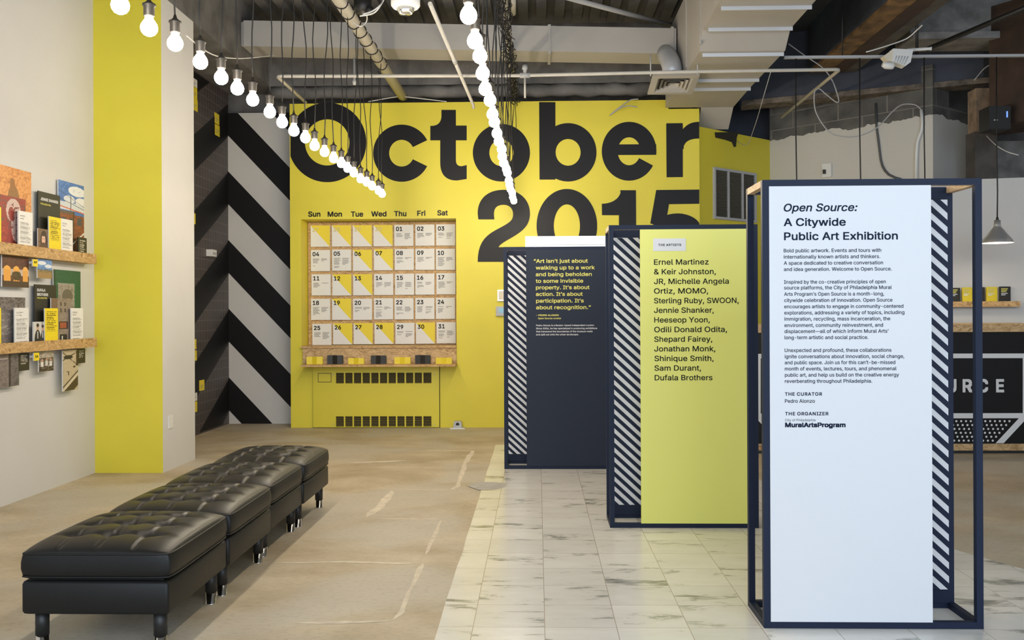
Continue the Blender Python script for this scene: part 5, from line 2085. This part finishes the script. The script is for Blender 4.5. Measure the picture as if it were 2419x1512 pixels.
fw = .03
mb = MB()
abox(mb, s0, s1, gz1 - fw, gz1, .001, .03)
abox(mb, s0, s1, gz0, gz0 + fw, .001, .03)
abox(mb, s0, s0 + fw, gz0 + fw, gz1 - fw, .001, .03)
abox(mb, s1 - fw, s1, gz0 + fw, gz1 - fw, .001, .03)
for k in (1, 2):
    sm_ = s0 + (s1 - s0) * k / 3
    abox(mb, sm_ - .012, sm_ + .012, gz0 + fw, gz1 - fw, .001, .03)
mb.build('frame', M['grey_plastic'], t)
mb = MB()
abox(mb, s0 + fw, s1 - fw, gz0 + fw, gz1 - fw, .001, .004)
mb.build('backing', M['hole_shade'], t)
mb = MB()
n = 30
for k in range(n):
    z = gz0 + fw + (gz1 - gz0 - 2 * fw) * (k + .5) / n
    mb.hexa([ap(s0 + fw, z - .006, .006), ap(s1 - fw, z - .006, .006), ap(s1 - fw, z + .003, .02), ap(s0 + fw, z + .003, .02)],
            [ap(s0 + fw, z - .003, .006), ap(s1 - fw, z - .003, .006), ap(s1 - fw, z + .006, .02), ap(s0 + fw, z + .006, .02)])
mb.build('louvres', M['louvre_grey'], t)
mb = MB()
mb.face([tuple(on_angle(1640 + x * .172, 280 + y * .172, .004)) for x, y in ((280, 190), (290, 262), (420, 292), (515, 325), (545, 395), (575, 385), (585, 260), (612, 186))])
mb.build('hole_shade_patch', M['hole_shade'], angled)

# ================================================================== RECEPTION COUNTER
fd = WZ(2360, 1072, 0)
YD = fd.y
cx0, cx1 = WY(1783, 900, YD).x, WY(2470, 900, YD).x
t = thing('reception_counter', 'black reception counter with strand board top and white printed frame', 'counter', ((cx0 + cx1) / 2, YD, 0))
zz_ = lambda py: WY(2340, py, YD).z
MB().box(cx0, cx1, YD, YD + .65, .03, zz_(1048)).build('base_board', M['osb'], t)
MB().box(cx0 + .02, cx1 - .02, YD + .03, YD + .62, 0.0, .03).build('plinth', M['black_plastic'], t)
fp_ = MB().box(cx0, cx1, YD - .004, YD + .64, zz_(1048), zz_(784)).build('front_panel', M['black_paint'], t)
MB().box(cx0 - .02, cx1 + .02, YD - .03, YD + .67, zz_(784), zz_(765)).build('countertop', M['osb'], t)
YG = YD - .0055


def gquad(mb, pts, y=YG):
    mb.face([tuple(WY(x, yv, y)) for x, yv in pts])


fx0, fx1 = 1787, 2424
mb = MB()
gquad(mb, [(fx0, 847), (fx1, 846), (fx1, 835), (fx0, 836)])
gquad(mb, [(fx0, 989), (fx1, 988), (fx1, 976), (fx0, 977)])
gquad(mb, [(fx0, 977), (fx0 + 10, 977), (fx0 + 10, 847), (fx0, 847)])
gquad(mb, [(fx1 - 8, 976), (fx1, 976), (fx1, 846), (fx1 - 8, 846)])
gquad(mb, [(2352, 1047), (2371, 1047), (2426, 988), (2407, 988)])
gquad(mb, [(1841, 1047), (1860, 1047), (1806, 989), (1787, 989)])
mb.build('printed_frame', M['ink_white'], fp_)
mb = MB()
row = 0
y = 995
while y < 1044:
    x = 1826 + (y - 995) + (5.7 if row % 2 else 0)
    while x < 2396 - (y - 995):
        c3 = WY(x, y, YG)
        r_ = 2.55 * YD / F
        mb.face([(c3.x + r_ * math.cos(w_), YG, c3.z + r_ * math.sin(w_)) for w_ in [2 * math.pi * q_ / 10 for q_ in range(10)]])
        x += 11.4
    y += 9.2
    row += 1
tag(mb.build('dot_pattern', M['ink_white'], fp_), kind='stuff')
mb = MB()
xs = 2372 - 37 * 11 + 3
for k, ch in enumerate('OPEN SOURCE'):
    if ch == ' ':
        continue
    right = 2372 - (10 - k) * 37.5
    wch = {'O': 30, 'P': 22, 'E': 19, 'N': 25, 'S': 22, 'U': 23, 'R': 23, 'C': 25}[ch]
    mb = MB()
    front_text(mb, ch, right - wch, right, 927, 31, YG, bold=.03)
    mb.build('lettering', M['ink_white'], fp_)

# shelf of booklets on the partition
pn = Vector((pw1.x - pw0.x, 9.72 - 10.0, 0)).normalized()


def yp_at(x):
    return 10.0 + (9.72 - 10.0) * (x - pw0.x) / (pw1.x - pw0.x)


A, B = WY(2236, 712, 9.8), WY(2405, 712, 9.75)
ya, yb2 = yp_at(A.x), yp_at(B.x)
zsh = WY(2320, 712, 9.8).z
zsl = WY(2320, 725, 9.8).z
mb = MB().hexa([(A.x, ya - .11, zsl), (B.x, yb2 - .11, zsl), (B.x, yb2 - .001, zsl), (A.x, ya - .001, zsl)], [(A.x, ya - .11, zsh), (B.x, yb2 - .11, zsh), (B.x, yb2 - .001, zsh), (A.x, ya - .001, zsh)])
o = mb.build('booklet_shelf', M['osb_small'], origin=((A.x + B.x) / 2, ya, zsl))
tag(o, 'small strand board shelf holding booklets on the right-hand white wall', 'shelf')
for x0, x1, yt, c_, lab in ((2255, 2279, 680, 'b', 'black booklet at the left end of the small shelf'), (2282, 2305, 679, 'y', 'yellow booklet second from the left on the small shelf'), (2308, 2332, 678.5, 'b', 'black booklet in the middle of the small shelf'), (2333.5, 2359, 678, 'y', 'yellow booklet second from the right on the small shelf'), (2361.5, 2387, 677, 'b', 'black booklet at the right end of the small shelf')):
    a, b = WY(x0, yt, 9.78), WY(x1, yt, 9.78)
    yq = yp_at(a.x) - .07
    t = thing('booklet', lab, 'booklet', ((a.x + b.x) / 2, yq, zsh), 'booklets on the small shelf')
    zt = WY(x0, yt, yq).z
    MB().box(a.x, b.x, yq - .006, yq + .012, zsh, zt).build('cover', M['card_yellow'] if c_ == 'y' else M['card_black'], t)
    h = zt - zsh
    w_ = b.x - a.x
    for mt_, rows_ in ((M['ink_yellow'] if c_ == 'b' else M['ink_black'], ((.12, .8), (.22, .7), (.32, .6))), (M['ink_white'], ((.44, .75), (.54, .5)))):
        if c_ == 'y' and mt_ is M['ink_black']:
            mt_ = M['ink_faint']
        mb = MB()
        for v, l in rows_:
            mb.face([(a.x + w_ * .12, yq - .0068, zt - h * (v + .055)), (a.x + w_ * .12 + w_ * .8 * l, yq - .0068, zt - h * (v + .055)), (a.x + w_ * .12 + w_ * .8 * l, yq - .0068, zt - h * v), (a.x + w_ * .12, yq - .0068, zt - h * v)])
        mb.build('title', mt_, t)

# pendant lamps over the counter
gpl = 'metal pendant lamps over the counter'
proto = None
for px_, lab in ((2356, 'brushed metal pendant lamp hanging right of the white kiosk'), (2185, 'pendant lamp whose black cord drops behind the right half of the white kiosk'),
                 (2033, 'pendant lamp whose black cord drops behind the middle of the white kiosk'), (1882, 'pendant lamp whose black cord drops behind the left half of the white kiosk')):
    c_ = WY(px_, 574, YS)
    k = YS / F
    if proto is None:
        t = thing('pendant_lamp', lab, 'pendant lamp', (c_.x, YS, c_.z), gpl)
        pr = [(35, 0), (34, 3), (31, 9), (25, 16), (19, 24), (14, 31), (9, 37), (8, 40), (7, 53), (0, 53.5)]
        sh = MB().lathe([(a * k, b * k) for a, b in pr], c_, 32).build('lamp_shade', M['steel'], t)
        MB().lathe([(a * k - .003, b * k) for a, b in pr[:7]] + [(0, 36 * k)], c_, 32).build('shade_lining', M['lamp_inner'], sh)
        MB().lathe([(0, .02), (.02, .024), (.03, .045), (.026, .07), (.015, .10), (0, .11)], c_, 14).build('bulb', M['lamp_bulb'], t)
        MB().lathe([(0, 53.4 * k), (.014, 53.4 * k), (.010, 60 * k), (0, 61 * k)], c_, 12).build('cord_grip', M['black_plastic'], t)
        top = zs(c_.x) - c_.z - .012
        MB().tube([(c_.x, YS, c_.z + 58 * k), (c_.x + .004, YS, c_.z + .5), (c_.x - .004, YS, c_.z + 1.1), (c_.x, YS, c_.z + top)], .0065, 6).build('cord', M['cord'], t)
        proto = t
    else:
        dup(proto, (c_.x, YS, c_.z), lab)
